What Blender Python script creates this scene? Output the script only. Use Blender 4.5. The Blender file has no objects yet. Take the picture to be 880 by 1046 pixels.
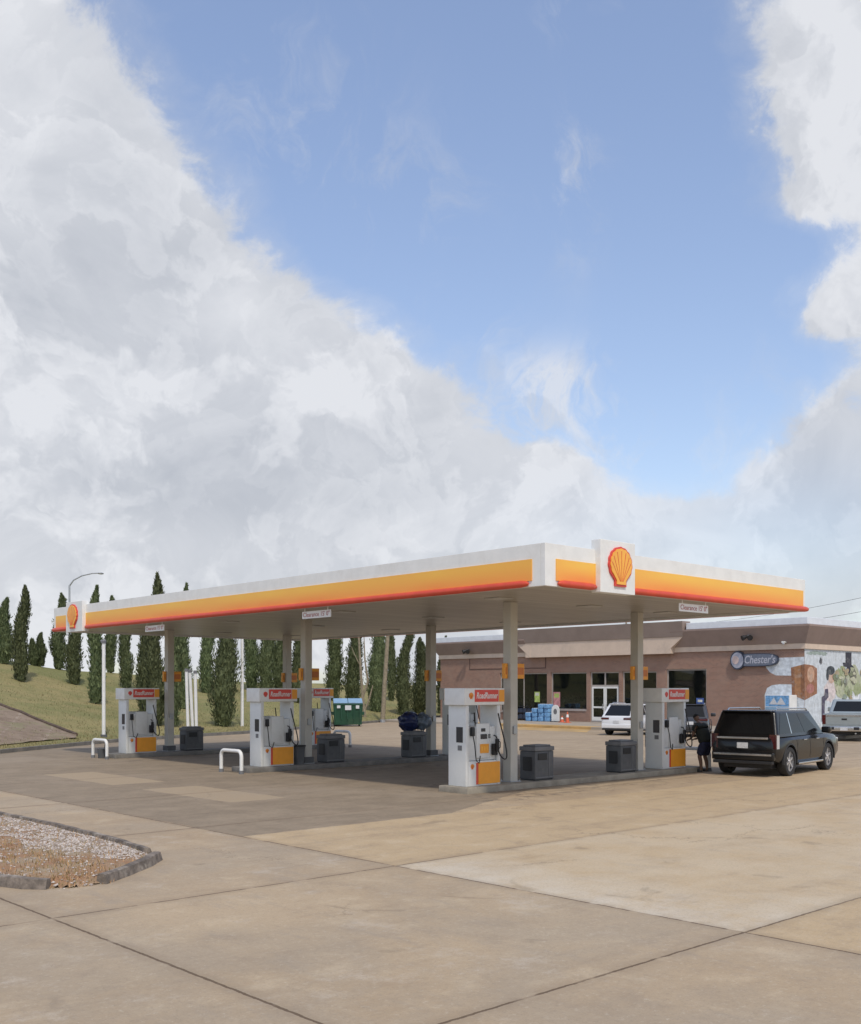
import bpy, bmesh, math, random
import numpy as np
from mathutils import Vector, Matrix, noise as mnoise
random.seed(7); rng = np.random.default_rng(7)
PI = math.pi; R = math.radians
S = bpy.context.scene; COL = S.collection

# ------------------------------------------------------------------ frame
# World axes follow the station: X = short side of the canopy, Y = its long side.
RX, RY = 0.733, -0.680          # camera right
FX, FY = 0.680, 0.733           # camera forward
F = 1067.0; CX = 440.0; HY = 703.0; CH = 2.5
def W(px, d, z=0.0):
    c = (px-CX)/F*d
    return Vector((RX*c+FX*d, RY*c+FY*d, z))
def G(px, py, z=0.0):
    return W(px, F*(CH-z)/(py-HY), z)
def Zat(py, d): return CH+(HY-py)*d/F
def onX(px, X):                 # point of plane X=const seen at px -> (Y, depth)
    a = (px-CX)/F; d = X/(RX*a+FX); return (RY*a+FY)*d, d
def onY(px, Y):
    a = (px-CX)/F; d = Y/(RY*a+FY); return (RX*a+FX)*d, d

# ------------------------------------------------------------------ helpers
class MB:
    def __init__(s): s.bm = bmesh.new()
    def box(s, x0, x1, y0, y1, z0, z1, bev=0.0, seg=2, M=None):
        bm = bmesh.new()
        bmesh.ops.create_cube(bm, size=1)
        for v in bm.verts:
            v.co = Vector(((x0+x1)/2+v.co.x*(x1-x0), (y0+y1)/2+v.co.y*(y1-y0), (z0+z1)/2+v.co.z*(z1-z0)))
        if bev > 0: bmesh.ops.bevel(bm, geom=bm.edges[:], offset=bev, segments=seg, affect='EDGES', profile=0.6)
        return s.add(bm, M)
    def add(s, bm, M=None):
        if M is not None: bm.transform(M)
        me = bpy.data.meshes.new('t'); bm.to_mesh(me); bm.free(); s.bm.from_mesh(me); bpy.data.meshes.remove(me); return s
    def cyl(s, p0, p1, r0, r1=None, n=16):
        p0 = Vector(p0); p1 = Vector(p1); r1 = r0 if r1 is None else r1
        bm = bmesh.new(); L = (p1-p0).length
        bmesh.ops.create_cone(bm, cap_ends=True, segments=n, radius1=r0, radius2=r1, depth=L)
        q = (p1-p0).to_track_quat('Z', 'Y').to_matrix().to_4x4()
        return s.add(bm, Matrix.Translation((p0+p1)/2) @ q)
    def ball(s, c, r, sc=(1,1,1), n=16, M=None):
        bm = bmesh.new(); bmesh.ops.create_uvsphere(bm, u_segments=n, v_segments=max(6, n//2), radius=r)
        T = Matrix.Translation(c) @ Matrix.Diagonal((sc[0], sc[1], sc[2], 1))
        return s.add(bm, T if M is None else M @ T)
    def tube(s, pts, r, n=8, closed=False):
        pts = [Vector(p) for p in pts]; rr = r if hasattr(r, '__len__') else [r]*len(pts)
        rings = []; up = Vector((0, 0, 1)); prev = None
        for i, p in enumerate(pts):
            t = (pts[min(i+1, len(pts)-1)]-pts[max(i-1, 0)]).normalized()
            a = prev if prev is not None else (up if abs(t.z) < .9 else Vector((1, 0, 0)))
            u = (a-t*a.dot(t)).normalized(); prev = u; v = t.cross(u)
            rings.append([s.bm.verts.new(p+(u*math.cos(k*2*PI/n)+v*math.sin(k*2*PI/n))*rr[i]) for k in range(n)])
        for A, B in zip(rings, rings[1:]):
            for k in range(n): s.bm.faces.new((A[k], A[(k+1) % n], B[(k+1) % n], B[k]))
        s.bm.faces.new(rings[0][::-1]); s.bm.faces.new(rings[-1]); return s
    def loft(s, rings, cap=True):
        RR = [[s.bm.verts.new(p) for p in r] for r in rings]; n = len(RR[0])
        for A, B in zip(RR, RR[1:]):
            for k in range(n): s.bm.faces.new((A[k], A[(k+1) % n], B[(k+1) % n], B[k]))
        if cap: s.bm.faces.new(RR[0][::-1]); s.bm.faces.new(RR[-1])
        return s
    def prism(s, pts, off):     # planar polygon (3D points) extruded by vector off
        off = Vector(off); A = [Vector(p) for p in pts]; bm = bmesh.new()
        a = [bm.verts.new(p) for p in A]; b = [bm.verts.new(p+off) for p in A]; n = len(A)
        bm.faces.new(a[::-1]); bm.faces.new(b)
        for k in range(n): bm.faces.new((a[k], a[(k+1) % n], b[(k+1) % n], b[k]))
        bmesh.ops.recalc_face_normals(bm, faces=bm.faces[:])
        return s.add(bm)
    def quad(s, *p):
        s.bm.faces.new([s.bm.verts.new(q) for q in p]); return s
    def build(s, name, mat, parent=None, smooth=None, kind=None, fixn=True):
        if fixn: bmesh.ops.recalc_face_normals(s.bm, faces=s.bm.faces[:])
        me = bpy.data.meshes.new(name); s.bm.to_mesh(me); s.bm.free()
        return link(name, me, mat, parent, smooth, kind)
def link(name, me, mat, parent=None, smooth=None, kind=None):
    if mat is not None:
        me.materials.clear(); me.materials.append(mat)
    if smooth is not None:
        me.polygons.foreach_set('use_smooth', [True]*len(me.polygons))
        try: me.set_sharp_from_angle(angle=R(smooth))
        except Exception: pass
    o = bpy.data.objects.new(name, me); COL.objects.link(o)
    if parent: o.parent = parent
    if kind: o['kind'] = kind
    return o
def thing(name, label, cat, loc=(0, 0, 0), rz=0.0, group=None):
    o = bpy.data.objects.new(name, None); COL.objects.link(o)
    o.empty_display_size = .2; o.location = loc; o.rotation_euler = (0, 0, rz)
    return tag(o, label, cat, group)
def tag(o, label, cat, group=None):
    o['label'] = label; o['category'] = cat
    if group: o['group'] = group
    return o
def kids(o): return [c for c in bpy.data.objects if c.parent == o]
def dup(root, loc, rz=None, label=None, group=None):
    r = root.copy(); COL.objects.link(r); r.location = loc
    if rz is not None: r.rotation_euler = (0, 0, rz)
    if label: r['label'] = label
    if group: r['group'] = group
    for ch in kids(root):
        c = ch.copy(); COL.objects.link(c); c.parent = r
        for g in kids(ch):
            d = g.copy(); COL.objects.link(d); d.parent = c
    return r
def evalmesh(o):
    dg = bpy.context.evaluated_depsgraph_get(); dg.update()
    return bpy.data.meshes.new_from_object(o.evaluated_get(dg))
def textmesh(body, size, shear=0.0, ext=0.004, bold=0.0, align='CENTER'):
    cu = bpy.data.curves.new('t', 'FONT'); cu.body = body; cu.size = size; cu.shear = shear
    cu.extrude = ext; cu.offset = bold; cu.align_x = align; cu.align_y = 'CENTER'; cu.resolution_u = 3
    o = bpy.data.objects.new('t', cu); COL.objects.link(o)
    me = evalmesh(o); bpy.data.objects.remove(o); bpy.data.curves.remove(cu); return me
def text_on(name, body, size, mat, parent, origin, right, up, width=None, **kw):
    me = textmesh(body, size, **kw)
    right = Vector(right); up = Vector(up); n = right.cross(up)
    if width:
        xs = [v.co.x for v in me.vertices]; k = width/(max(xs)-min(xs))
    else: k = 1
    M = Matrix((right*k, up, n)).transposed().to_4x4(); M.translation = Vector(origin)
    me.transform(M); return link(name, me, mat, parent)

# ------------------------------------------------------------------ materials
def srgb(r, g, b):
    f = lambda c: (c/255)/12.92 if c <= 10 else ((c/255+.055)/1.055)**2.4
    return (f(r), f(g), f(b))
class NT:
    def __init__(s, nt): s.nt = nt; s.n = nt.nodes; s.l = nt.links
    def new(s, t, **kw):
        x = s.n.new(t)
        for k, v in kw.items(): setattr(x, k, v)
        return x
    def put(s, inp, v):
        if isinstance(v, bpy.types.NodeSocket): s.l.new(v, inp)
        elif v is not None: inp.default_value = v
    def math(s, op, a, b=None, c=None, clamp=False):
        x = s.new('ShaderNodeMath', operation=op, use_clamp=clamp)
        for i, v in enumerate((a, b, c)): s.put(x.inputs[i], v)
        return x.outputs[0]
    def vm(s, op, a, b=None, out=0):
        x = s.new('ShaderNodeVectorMath', operation=op)
        s.put(x.inputs[0], a); s.put(x.inputs[1], b)
        return x.outputs[out]
    def mix(s, f, a, b, mode='MIX'):
        x = s.new('ShaderNodeMix', data_type='RGBA', blend_type=mode)
        s.put(x.inputs[0], f)
        for i, v in ((6, a), (7, b)):
            if isinstance(v, tuple) and len(v) == 3: v = (*v, 1)
            s.put(x.inputs[i], v)
        return x.outputs[2]
    def noise(s, vec, scale, detail=4, rough=.55, dist=0):
        x = s.new('ShaderNodeTexNoise'); s.put(x.inputs['Vector'], vec)
        x.inputs['Scale'].default_value = scale; x.inputs['Detail'].default_value = detail
        x.inputs['Roughness'].default_value = rough; x.inputs['Distortion'].default_value = dist
        return x.outputs['Fac']
    def ramp(s, v, lo, hi, a=0., b=1., smooth=True):
        x = s.new('ShaderNodeMapRange', interpolation_type='SMOOTHSTEP' if smooth else 'LINEAR')
        s.put(x.inputs[0], v); s.put(x.inputs[1], lo); s.put(x.inputs[2], hi); s.put(x.inputs[3], a); s.put(x.inputs[4], b)
        return x.outputs[0]
    def sep(s, v):
        x = s.new('ShaderNodeSeparateXYZ'); s.put(x.inputs[0], v); return x.outputs
    def comb(s, a, b, c):
        x = s.new('ShaderNodeCombineXYZ')
        for i, v in enumerate((a, b, c)): s.put(x.inputs[i], v)
        return x.outputs[0]
def newmat(name):
    m = bpy.data.materials.new(name); m.use_nodes = True; n = NT(m.node_tree)
    b = n.n['Principled BSDF']; return m, n, b
def mat(name, col, rough=.6, metal=0., var=.08, scale=3., bump=0., bscale=40., dirt=None, spec=.5, coat=0.):
    m, n, b = newmat(name)
    tc = n.new('ShaderNodeTexCoord').outputs['Object']
    f = n.noise(tc, scale, 5, .6)
    lo = tuple(c*(1-var) for c in col); hi = tuple(min(1, c*(1+var)) for c in col)
    c = n.mix(n.ramp(f, .3, .7), lo, hi)
    if dirt:
        g = n.noise(tc, scale*.37+.3, 6, .7); c = n.mix(n.math('MULTIPLY', n.ramp(g, .48, .72), dirt[1]), c, dirt[0])
    n.put(b.inputs['Base Color'], c)
    n.put(b.inputs['Roughness'], n.math('MULTIPLY_ADD', f, .15, rough-.07))
    b.inputs['Metallic'].default_value = metal; b.inputs['Specular IOR Level'].default_value = spec
    b.inputs['Coat Weight'].default_value = coat; b.inputs['Coat Roughness'].default_value = .05
    if bump:
        bp = n.new('ShaderNodeBump'); bp.inputs['Strength'].default_value = bump; bp.inputs['Distance'].default_value = .02
        n.put(bp.inputs['Height'], n.noise(tc, bscale, 5, .6)); n.put(b.inputs['Normal'], bp.outputs[0])
    return m
M = {}
M['white'] = mat('white_paint', (.74, .74, .72), .45, var=.04, dirt=((.5, .47, .42), .25))
M['pumpwhite'] = mat('pump_white', (.66, .67, .66), .4, var=.05, scale=2, dirt=((.42, .40, .36), .35))
M['sofwhite'] = mat('soffit_metal', (.52, .50, .46), .55, var=.06, scale=.6, dirt=((.36, .33, .29), .35))
M['column'] = mat('column_paint', (.50, .48, .43), .5, var=.06, scale=1.2, dirt=((.36, .33, .27), .5))
M['red'] = mat('red_trim', (.60, .07, .035), .4, var=.08)
M['redsign'] = mat('red_sign', (.62, .06, .045), .35, var=.05)
M['orange'] = mat('orange_panel', (.80, .33, .03), .4, var=.06)
M['yellowc'] = mat('emblem_yellow', (.85, .42, .06), .35, var=.05)
M['grey'] = mat('bin_grey', (.085, .088, .092), .55, var=.15, dirt=((.18, .17, .16), .3))
M['grey2'] = mat('bin_grey_light', (.155, .155, .16), .55, var=.12, dirt=((.09, .09, .09), .3))
M['black'] = mat('black_plastic', (.018, .018, .02), .5, var=.2)
M['screen'] = mat('screen_glass', (.03, .035, .045), .12, var=.1)
M['rubber'] = mat('rubber', (.02, .02, .021), .75, var=.2)
M['chrome'] = mat('chrome', (.62, .62, .63), .2, 1., var=.04)
M['rim'] = mat('alloy', (.58, .58, .60), .35, .7, var=.05)
M['steel'] = mat('galvanised', (.42, .43, .44), .45, .7, var=.08)
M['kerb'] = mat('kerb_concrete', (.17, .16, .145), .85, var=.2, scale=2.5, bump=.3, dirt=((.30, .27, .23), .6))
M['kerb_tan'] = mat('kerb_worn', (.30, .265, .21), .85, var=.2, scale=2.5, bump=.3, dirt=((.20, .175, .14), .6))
M['cream'] = mat('cream_stucco', (.60, .48, .385), .85, var=.05, scale=1.5, bump=.15, dirt=((.36, .30, .25), .4))
M['brown'] = mat('brown_fascia', (.29, .215, .185), .7, var=.07, scale=1.0, dirt=((.21, .155, .135), .4))
M['brownlt'] = mat('brown_fascia_pale', (.33, .26, .225), .75, var=.07, scale=1.0)
M['tanframe'] = mat('mullion', (.38, .34, .31), .5, var=.06)
M['roofw'] = mat('white_roof', (.66, .69, .74), .4, var=.05)
M['blue'] = mat('blue_wrap', (.05, .10, .30), .35, var=.35, scale=6)
M['bluebag'] = mat('blue_plastic', (.014, .024, .085), .32, var=.5, scale=5)
M['ltblue'] = mat('water_blue', (.15, .32, .55), .3, var=.35, scale=7)
M['green'] = mat('dumpster_green', (.010, .062, .034), .5, var=.2, scale=2, dirt=((.05, .05, .03), .4))
M['bluelid'] = mat('lid_blue', (.22, .36, .50), .5, var=.1)
M['skin'] = mat('skin', (.17, .095, .062), .55, var=.08)
M['shirt'] = mat('black_shirt', (.016, .020, .017), .85, var=.3, scale=8, bump=.3, bscale=25)
M['denim'] = mat('navy_denim', (.018, .022, .055), .85, var=.3, scale=12, bump=.3, bscale=30)
M['hair'] = mat('hair', (.012, .01, .009), .8)
M['shoe'] = mat('shoe', (.05, .05, .05), .6)
M['wood'] = mat('weathered_wood', (.24, .20, .14), .9, var=.25, scale=6, bump=.4)
M['bark'] = mat('bark', (.10, .075, .05), .95, var=.3, scale=8, bump=.6)
M['sidewalk'] = mat('sidewalk', (.36, .31, .25), .9, var=.1, scale=.8, bump=.2, dirt=((.28, .24, .20), .5))
M['ykerb'] = mat('yellow_kerb', (.46, .30, .12), .8, var=.2, scale=.8, dirt=((.38, .32, .24), .9))
M['paper'] = mat('poster_pale', (.6, .6, .5), .6, var=.2, scale=3)
M['pink'] = mat('poster_pink', (.55, .25, .25), .6, var=.25, scale=4)
M['lime'] = mat('poster_lime', (.42, .52, .14), .6, var=.2, scale=4)
M['cone'] = mat('cone_red', (.60, .12, .05), .55, var=.1)
M['interior'] = mat('interior_wall', (.42, .38, .34), .9, var=.3)
M['shelf'] = mat('shelf_goods', (.40, .33, .26), .7, var=.9, scale=3)
M['tail'] = mat('tail_lamp', (.075, .008, .008), .12, var=.1, coat=1.)
M['lampglass'] = mat('lamp_lens', (.5, .5, .5), .15, var=.05)
M['plate'] = mat('licence_plate', (.55, .56, .58), .4, var=.15, scale=20)
M['darklip'] = mat('dark_lettering', (.35, .08, .07), .6)
M['navy'] = mat('sign_navy', (.035, .045, .075), .4, var=.15)

def carpaint(name, col, metal=.4, rough=.25):
    return mat(name, col, rough, metal, var=.04, scale=1.5, coat=1.)
M['pblack'] = mat('black_paint', (.007, .007, .008), .2, 0., var=.04, scale=1.5, coat=.25, spec=.35)
M['pwhite'] = carpaint('white_car_paint', (.70, .71, .73), 0., .3)
M['psilver'] = carpaint('silver_paint', (.36, .40, .41), .55, .35)
M['pdark'] = carpaint('charcoal_paint', (.02, .022, .028), .2, .3)

def glass_mat(name, tint, tr, rough=.03, ior=1.5):
    m, n, b = newmat(name)
    n.n.remove(b); out = n.n['Material Output']
    t = n.new('ShaderNodeBsdfTransparent'); t.inputs[0].default_value = (*tint, 1)
    g = n.new('ShaderNodeBsdfPrincipled'); g.inputs['Base Color'].default_value = (.012, .013, .015, 1)
    g.inputs['Roughness'].default_value = rough; g.inputs['IOR'].default_value = ior
    mx = n.new('ShaderNodeMixShader'); mx.inputs[0].default_value = 1-tr
    n.l.new(t.outputs[0], mx.inputs[1]); n.l.new(g.outputs[0], mx.inputs[2]); n.l.new(mx.outputs[0], out.inputs[0])
    return m
M['glass'] = glass_mat('tinted_glass', (.25, .28, .3), .25)
M['store_glass'] = glass_mat('store_glass', (.75, .8, .8), .62, .03, 2.1)

# fascia band: the printed amber band deepens to orange at its lower edge
def band_mat():
    m, n, b = newmat('amber_band')
    o = n.sep(n.new('ShaderNodeTexCoord').outputs['Object'])
    t = n.ramp(o[2], 4.72, 5.12, 0, 1)
    f = n.noise(n.comb(o[0], o[1], 0), .35, 3)
    c = n.mix(t, (.84, .25, .05), (.87, .50, .075))
    c = n.mix(n.ramp(f, .35, .65, 0, .6), c, (.84, .40, .07))
    n.put(b.inputs['Base Color'], c); b.inputs['Roughness'].default_value = .4
    return m
M['band'] = band_mat()

def brick_mat():
    m, n, b = newmat('red_brown_brick')
    o = n.sep(n.new('ShaderNodeTexCoord').outputs['Object'])
    v = n.comb(n.math('ADD', o[0], o[1]), o[2], 0)
    br = n.new('ShaderNodeTexBrick'); n.put(br.inputs['Vector'], v)
    br.inputs['Color1'].default_value = (.29, .155, .112, 1); br.inputs['Color2'].default_value = (.20, .112, .085, 1)
    br.inputs['Mortar'].default_value = (.36, .28, .22, 1); br.inputs['Scale'].default_value = 1
    br.inputs['Brick Width'].default_value = .21; br.inputs['Row Height'].default_value = .075
    br.inputs['Mortar Size'].default_value = .008; br.inputs['Bias'].default_value = -.2
    f = n.noise(v, .9, 5, .65)
    c = n.mix(n.ramp(f, .35, .7), br.outputs['Color'], (.34, .24, .185)); c = n.mix(.4, br.outputs['Color'], c)
    n.put(b.inputs['Base Color'], c); b.inputs['Roughness'].default_value = .9
    bp = n.new('ShaderNodeBump'); bp.inputs['Strength'].default_value = .4; bp.inputs['Distance'].default_value = .01
    n.put(bp.inputs['Height'], n.math('SUBTRACT', 1, br.outputs['Fac'])); n.put(b.inputs['Normal'], bp.outputs[0])
    return m
M['brick'] = brick_mat()

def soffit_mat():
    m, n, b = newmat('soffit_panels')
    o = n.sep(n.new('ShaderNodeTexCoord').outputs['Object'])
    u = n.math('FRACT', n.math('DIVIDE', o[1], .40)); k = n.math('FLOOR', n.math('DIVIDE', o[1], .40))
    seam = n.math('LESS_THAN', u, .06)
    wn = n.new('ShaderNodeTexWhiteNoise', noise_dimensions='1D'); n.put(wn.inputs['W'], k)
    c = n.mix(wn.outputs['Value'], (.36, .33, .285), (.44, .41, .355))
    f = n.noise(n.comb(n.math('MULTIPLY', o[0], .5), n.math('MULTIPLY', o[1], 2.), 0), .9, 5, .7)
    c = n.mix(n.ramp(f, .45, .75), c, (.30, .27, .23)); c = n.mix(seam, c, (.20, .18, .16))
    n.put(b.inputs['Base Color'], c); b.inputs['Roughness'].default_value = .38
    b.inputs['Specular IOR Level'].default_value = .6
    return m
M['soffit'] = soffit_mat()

def ground_mat():
    m, n, b = newmat('worn_concrete')
    P = n.new('ShaderNodeTexCoord').outputs['Object']; o = n.sep(P); x, y = o[0], o[1]
    n1 = n.noise(P, .22, 6, .62, .6); n2 = n.noise(P, 1.3, 7, .68, .3); n3 = n.noise(P, 9., 6, .7); n4 = n.noise(P, 60., 3, .6)
    # streaks along X and Y
    st = n.noise(n.comb(n.math('MULTIPLY', x, .25), n.math('MULTIPLY', y, 1.6), 0), .9, 6, .7)
    wob = n.math('MULTIPLY_ADD', n.noise(P, 1.2, 6, .7), .30, -.15)
    xw = n.math('ADD', x, wob); yw = n.math('ADD', y, wob)
    c = n.mix(n.ramp(n1, .35, .65), (0.398, 0.295, 0.184), (0.456, 0.347, 0.224))
    # slab tone: each cast bay has its own tone
    bx = n.math('FLOOR', n.math('DIVIDE', n.math('SUBTRACT', x, 9.62), 4.93)); by = n.math('FLOOR', n.math('DIVIDE', n.math('SUBTRACT', y, .2), 5.45))
    wn = n.new('ShaderNodeTexWhiteNoise', noise_dimensions='2D'); n.put(wn.inputs['Vector'], n.comb(bx, by, 0))
    c = n.mix(n.math('MULTIPLY', wn.outputs['Value'], .35), c, (0.355, 0.256, 0.164))
    # sandy bays to the right of the long joint
    sand = n.math('MULTIPLY', n.math('GREATER_THAN', x, 9.62), n.math('LESS_THAN', y, 15.0))
    c = n.mix(n.math('MULTIPLY', sand, .9), c, (0.477, 0.350, 0.203))
    c = n.mix(n.math('MULTIPLY', n.ramp(st, .48, .70), .5), c, (0.303, 0.223, 0.144))
    c = n.mix(n.math('MULTIPLY', n.ramp(n2, .50, .72), .6), c, (0.551, 0.437, 0.294))
    c = n.mix(n.math('MULTIPLY', n.ramp(n.noise(n.comb(n.math('MULTIPLY', x, 1.9), n.math('MULTIPLY', y, .5), 0), 1.1, 9, .75), .52, .70), .45), c, (0.278, 0.232, 0.187))
    c = n.mix(n.math('MULTIPLY', n.ramp(n2, .30, .48, 1, 0), .55), c, (0.303, 0.220, 0.141))
    # pale worn strip on the sandy side of the joint
    slabA = n.math('MULTIPLY', n.math('GREATER_THAN', x, 9.62), n.math('MULTIPLY', n.math('GREATER_THAN', y, 5.65), n.math('LESS_THAN', y, 11.1)))
    c = n.mix(n.math('MULTIPLY', slabA, n.ramp(n.noise(P, .55, 6, .65), .30, .62, .0, .55)), c, (0.556, 0.464, 0.335))
    wz = n.math('MULTIPLY_ADD', n.noise(P, .9, 8, .75), 2.4, -1.2); near_x = n.ramp(n.math('ADD', x, wz), 9.5, 11.6, 1, 0); near_y = n.ramp(n.math('ADD', y, wz), 5.5, 7.4, 1, 0)
    strip = n.math('MULTIPLY', n.math('MAXIMUM', near_x, n.math('MULTIPLY', near_y, n.ramp(x, 9.6, 13., 1, .15))), slabA)
    c = n.mix(n.math('MULTIPLY', strip, n.ramp(n.noise(P, 1.6, 8, .75), .32, .62, .10, .70)), c, (0.599, 0.538, 0.443))
    low = n.math('LESS_THAN', x, 9.62)
    c = n.mix(n.math('MULTIPLY', low, n.ramp(n.noise(P, .35, 7, .7, .4), .35, .65, .0, .45)), c, (0.289, 0.248, 0.196))
    c = n.mix(n.math('MULTIPLY', low, n.ramp(n.noise(P, .8, 9, .78), .54, .68, .0, .55)), c, (0.492, 0.422, 0.340))
    c = n.mix(n.ramp(n.noise(P, 24, 5, .85), .50, .66, 0, .42), c, (0.214, 0.174, 0.134))
    c = n.mix(n.ramp(n.noise(P, 13, 8, .85), .53, .68, 0, .42), c, (0.642, 0.570, 0.464))
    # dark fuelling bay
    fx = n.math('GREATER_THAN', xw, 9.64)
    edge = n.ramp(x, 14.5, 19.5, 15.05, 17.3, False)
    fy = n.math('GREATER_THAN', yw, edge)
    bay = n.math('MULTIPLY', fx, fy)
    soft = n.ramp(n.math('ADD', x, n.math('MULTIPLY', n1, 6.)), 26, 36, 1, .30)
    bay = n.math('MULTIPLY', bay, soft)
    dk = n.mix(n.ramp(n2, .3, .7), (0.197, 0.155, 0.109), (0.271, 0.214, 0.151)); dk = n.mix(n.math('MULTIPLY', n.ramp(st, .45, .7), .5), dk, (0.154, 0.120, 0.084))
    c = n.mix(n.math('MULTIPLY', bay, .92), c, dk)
    # two pale slabs inside the bay
    for (y0, y1) in ((19.7, 23.7), (25.3, 29.7)):
        q = n.math('MULTIPLY', n.math('MULTIPLY', n.math('GREATER_THAN', xw, 12.3), n.math('LESS_THAN', xw, 13.8)),
                   n.math('MULTIPLY', n.math('GREATER_THAN', yw, y0), n.math('LESS_THAN', yw, y1)))
        c = n.mix(n.math('MULTIPLY', q, .8), c, (0.381, 0.294, 0.194))
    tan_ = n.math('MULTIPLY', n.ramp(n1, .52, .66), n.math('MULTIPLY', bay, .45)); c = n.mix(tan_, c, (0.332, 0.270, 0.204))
    # fluid stains beside the pumps
    for yc in (17.9, 26.57, 35.19):
        near = n.ramp(n.math('ABSOLUTE', n.math('SUBTRACT', n.math('ABSOLUTE', n.math('SUBTRACT', y, yc)), 1.5)), .2, 1.5, 1, 0)
        near = n.math('MULTIPLY', near, n.math('MULTIPLY', n.math('GREATER_THAN', x, 16.5), n.math('LESS_THAN', x, 29)))
        c = n.mix(n.math('MULTIPLY', near, n.ramp(n.noise(P, 1.9, 5, .7, 1.), .50, .64, 0, .6)), c, (0.075, 0.064, 0.058))
    # oil stains
    oil = n.noise(P, .75, 5, .6, 1.2)
    c = n.mix(n.math('MULTIPLY', n.ramp(oil, .62, .72), .35), c, (0.127, 0.095, 0.065))
    # fine grain
    c = n.mix(n.ramp(n3, .3, .7, 0, .30), c, n.mix(.5, c, (0.530, 0.427, 0.298)))
    c = n.mix(n.ramp(n4, .25, .5, .28, 0), c, (0.190, 0.142, 0.095))
    # joints
    jw = n.math('MULTIPLY_ADD', n.noise(P, 6., 5, .7), .05, -.025)
    def line(coord, pos, w): return n.math('LESS_THAN', n.math('ABSOLUTE', n.math('SUBTRACT', n.math('ADD', coord, jw), pos)), w)
    J = None
    xr = n.math('ABSOLUTE', n.math('SUBTRACT', n.math('FRACT', n.math('ADD', n.math('DIVIDE', n.math('SUBTRACT', n.math('ADD', x, jw), 9.62), 4.93), .5)), .5))
    yr = n.math('ABSOLUTE', n.math('SUBTRACT', n.math('FRACT', n.math('ADD', n.math('DIVIDE', n.math('SUBTRACT', n.math('ADD', y, jw), .2), 5.45), .5)), .5))
    keep = n.ramp(n.noise(P, 1.7, 4), .36, .46)
    onlyx = n.math('MAXIMUM', n.math('LESS_THAN', x, 10.5), n.math('GREATER_THAN', x, 28))
    J = n.math('MAXIMUM', n.math('LESS_THAN', xr, n.math('MULTIPLY', onlyx, .017/4.93)), n.math('LESS_THAN', yr, .016/5.45))
    Jh = n.math('MAXIMUM', n.math('MULTIPLY', onlyx, n.ramp(xr, .005, .04, 1, 0)), n.ramp(yr, .005, .035, 1, 0))
    J = n.math('MULTIPLY', J, n.math('MULTIPLY_ADD', keep, .7, .3))
    c = n.mix(n.math('MULTIPLY', Jh, n.math('MULTIPLY', keep, .28)), c, (0.233, 0.171, 0.114))
    c = n.mix(n.math('MULTIPLY', J, n.math('MULTIPLY_ADD', n.ramp(x, 10, 14, 1, 0), .5, .35)), c, (0.102, 0.066, 0.038))
    # hairline cracks
    vo = n.new('ShaderNodeTexVoronoi', feature='DISTANCE_TO_EDGE'); vo.inputs['Scale'].default_value = .17
    n.put(vo.inputs['Vector'], n.vm('ADD', P, n.comb(n.math('MULTIPLY', n2, 2.2), n.math('MULTIPLY', n3, .5), 0)))
    cr = n.math('MULTIPLY', n.math('LESS_THAN', vo.outputs['Distance'], .0016), n.ramp(n1, .5, .56))
    c = n.mix(n.math('MULTIPLY', cr, .6), c, (0.127, 0.095, 0.065))
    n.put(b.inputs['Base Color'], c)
    n.put(b.inputs['Roughness'], n.math('MULTIPLY_ADD', n2, .2, .72))
    b.inputs['Specular IOR Level'].default_value = .35
    h = n.math('ADD', n.math('MULTIPLY', n3, .4), n.math('MULTIPLY', n4, .3)); h = n.math('SUBTRACT', h, n.math('MULTIPLY', J, 1.2))
    bp = n.new('ShaderNodeBump'); bp.inputs['Strength'].default_value = .35; bp.inputs['Distance'].default_value = .012
    n.put(bp.inputs['Height'], h); n.put(b.inputs['Normal'], bp.outputs[0])
    return m
M['ground'] = ground_mat()

def grass_mat():
    m, n, b = newmat('dry_grass')
    P = n.new('ShaderNodeTexCoord').outputs['Object']
    a = n.noise(P, .12, 6, .65, .8); c2 = n.noise(P, .7, 7, .7); c3 = n.noise(P, 6, 5, .75)
    c = n.mix(n.ramp(a, .38, .62), (.205, .215, .085), (.345, .285, .135))
    c = n.mix(n.ramp(c2, .35, .7, 0, .6), c, (.17, .19, .075))
    c = n.mix(n.ramp(c3, .35, .75, 0, .6), c, (.30, .245, .135))
    n.put(b.inputs['Base Color'], c); b.inputs['Roughness'].default_value = .95; b.inputs['Specular IOR Level'].default_value = .1
    bp = n.new('ShaderNodeBump'); bp.inputs['Strength'].default_value = .8; bp.inputs['Distance'].default_value = .12
    n.put(bp.inputs['Height'], c3); n.put(b.inputs['Normal'], bp.outputs[0])
    return m
M['grass'] = grass_mat()

def paving_mat():
    m, n, b = newmat('slope_paving')
    P = n.new('ShaderNodeTexCoord').outputs['Object']; o = n.sep(P)
    a = n.noise(P, 1.4, 6, .7)
    c = n.mix(n.ramp(a, .3, .7), (.185, .130, .088), (.28, .21, .15)); c = n.mix(n.ramp(n.noise(P, .6, 6, .75), .5, .62, 0, .7), c, (.21, .20, .095))
    t = n.math('FRACT', n.math('DIVIDE', n.math('ADD', n.math('MULTIPLY', o[0], .9), n.math('MULTIPLY', o[1], -.45)), 1.7))
    c = n.mix(n.math('MULTIPLY', n.math('MULTIPLY', n.math('LESS_THAN', t, .06), n.ramp(a, .45, .55)), .45), c, (.36, .29, .23))
    n.put(b.inputs['Base Color'], c); b.inputs['Roughness'].default_value = .9
    return m
M['paving'] = paving_mat()

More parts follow.
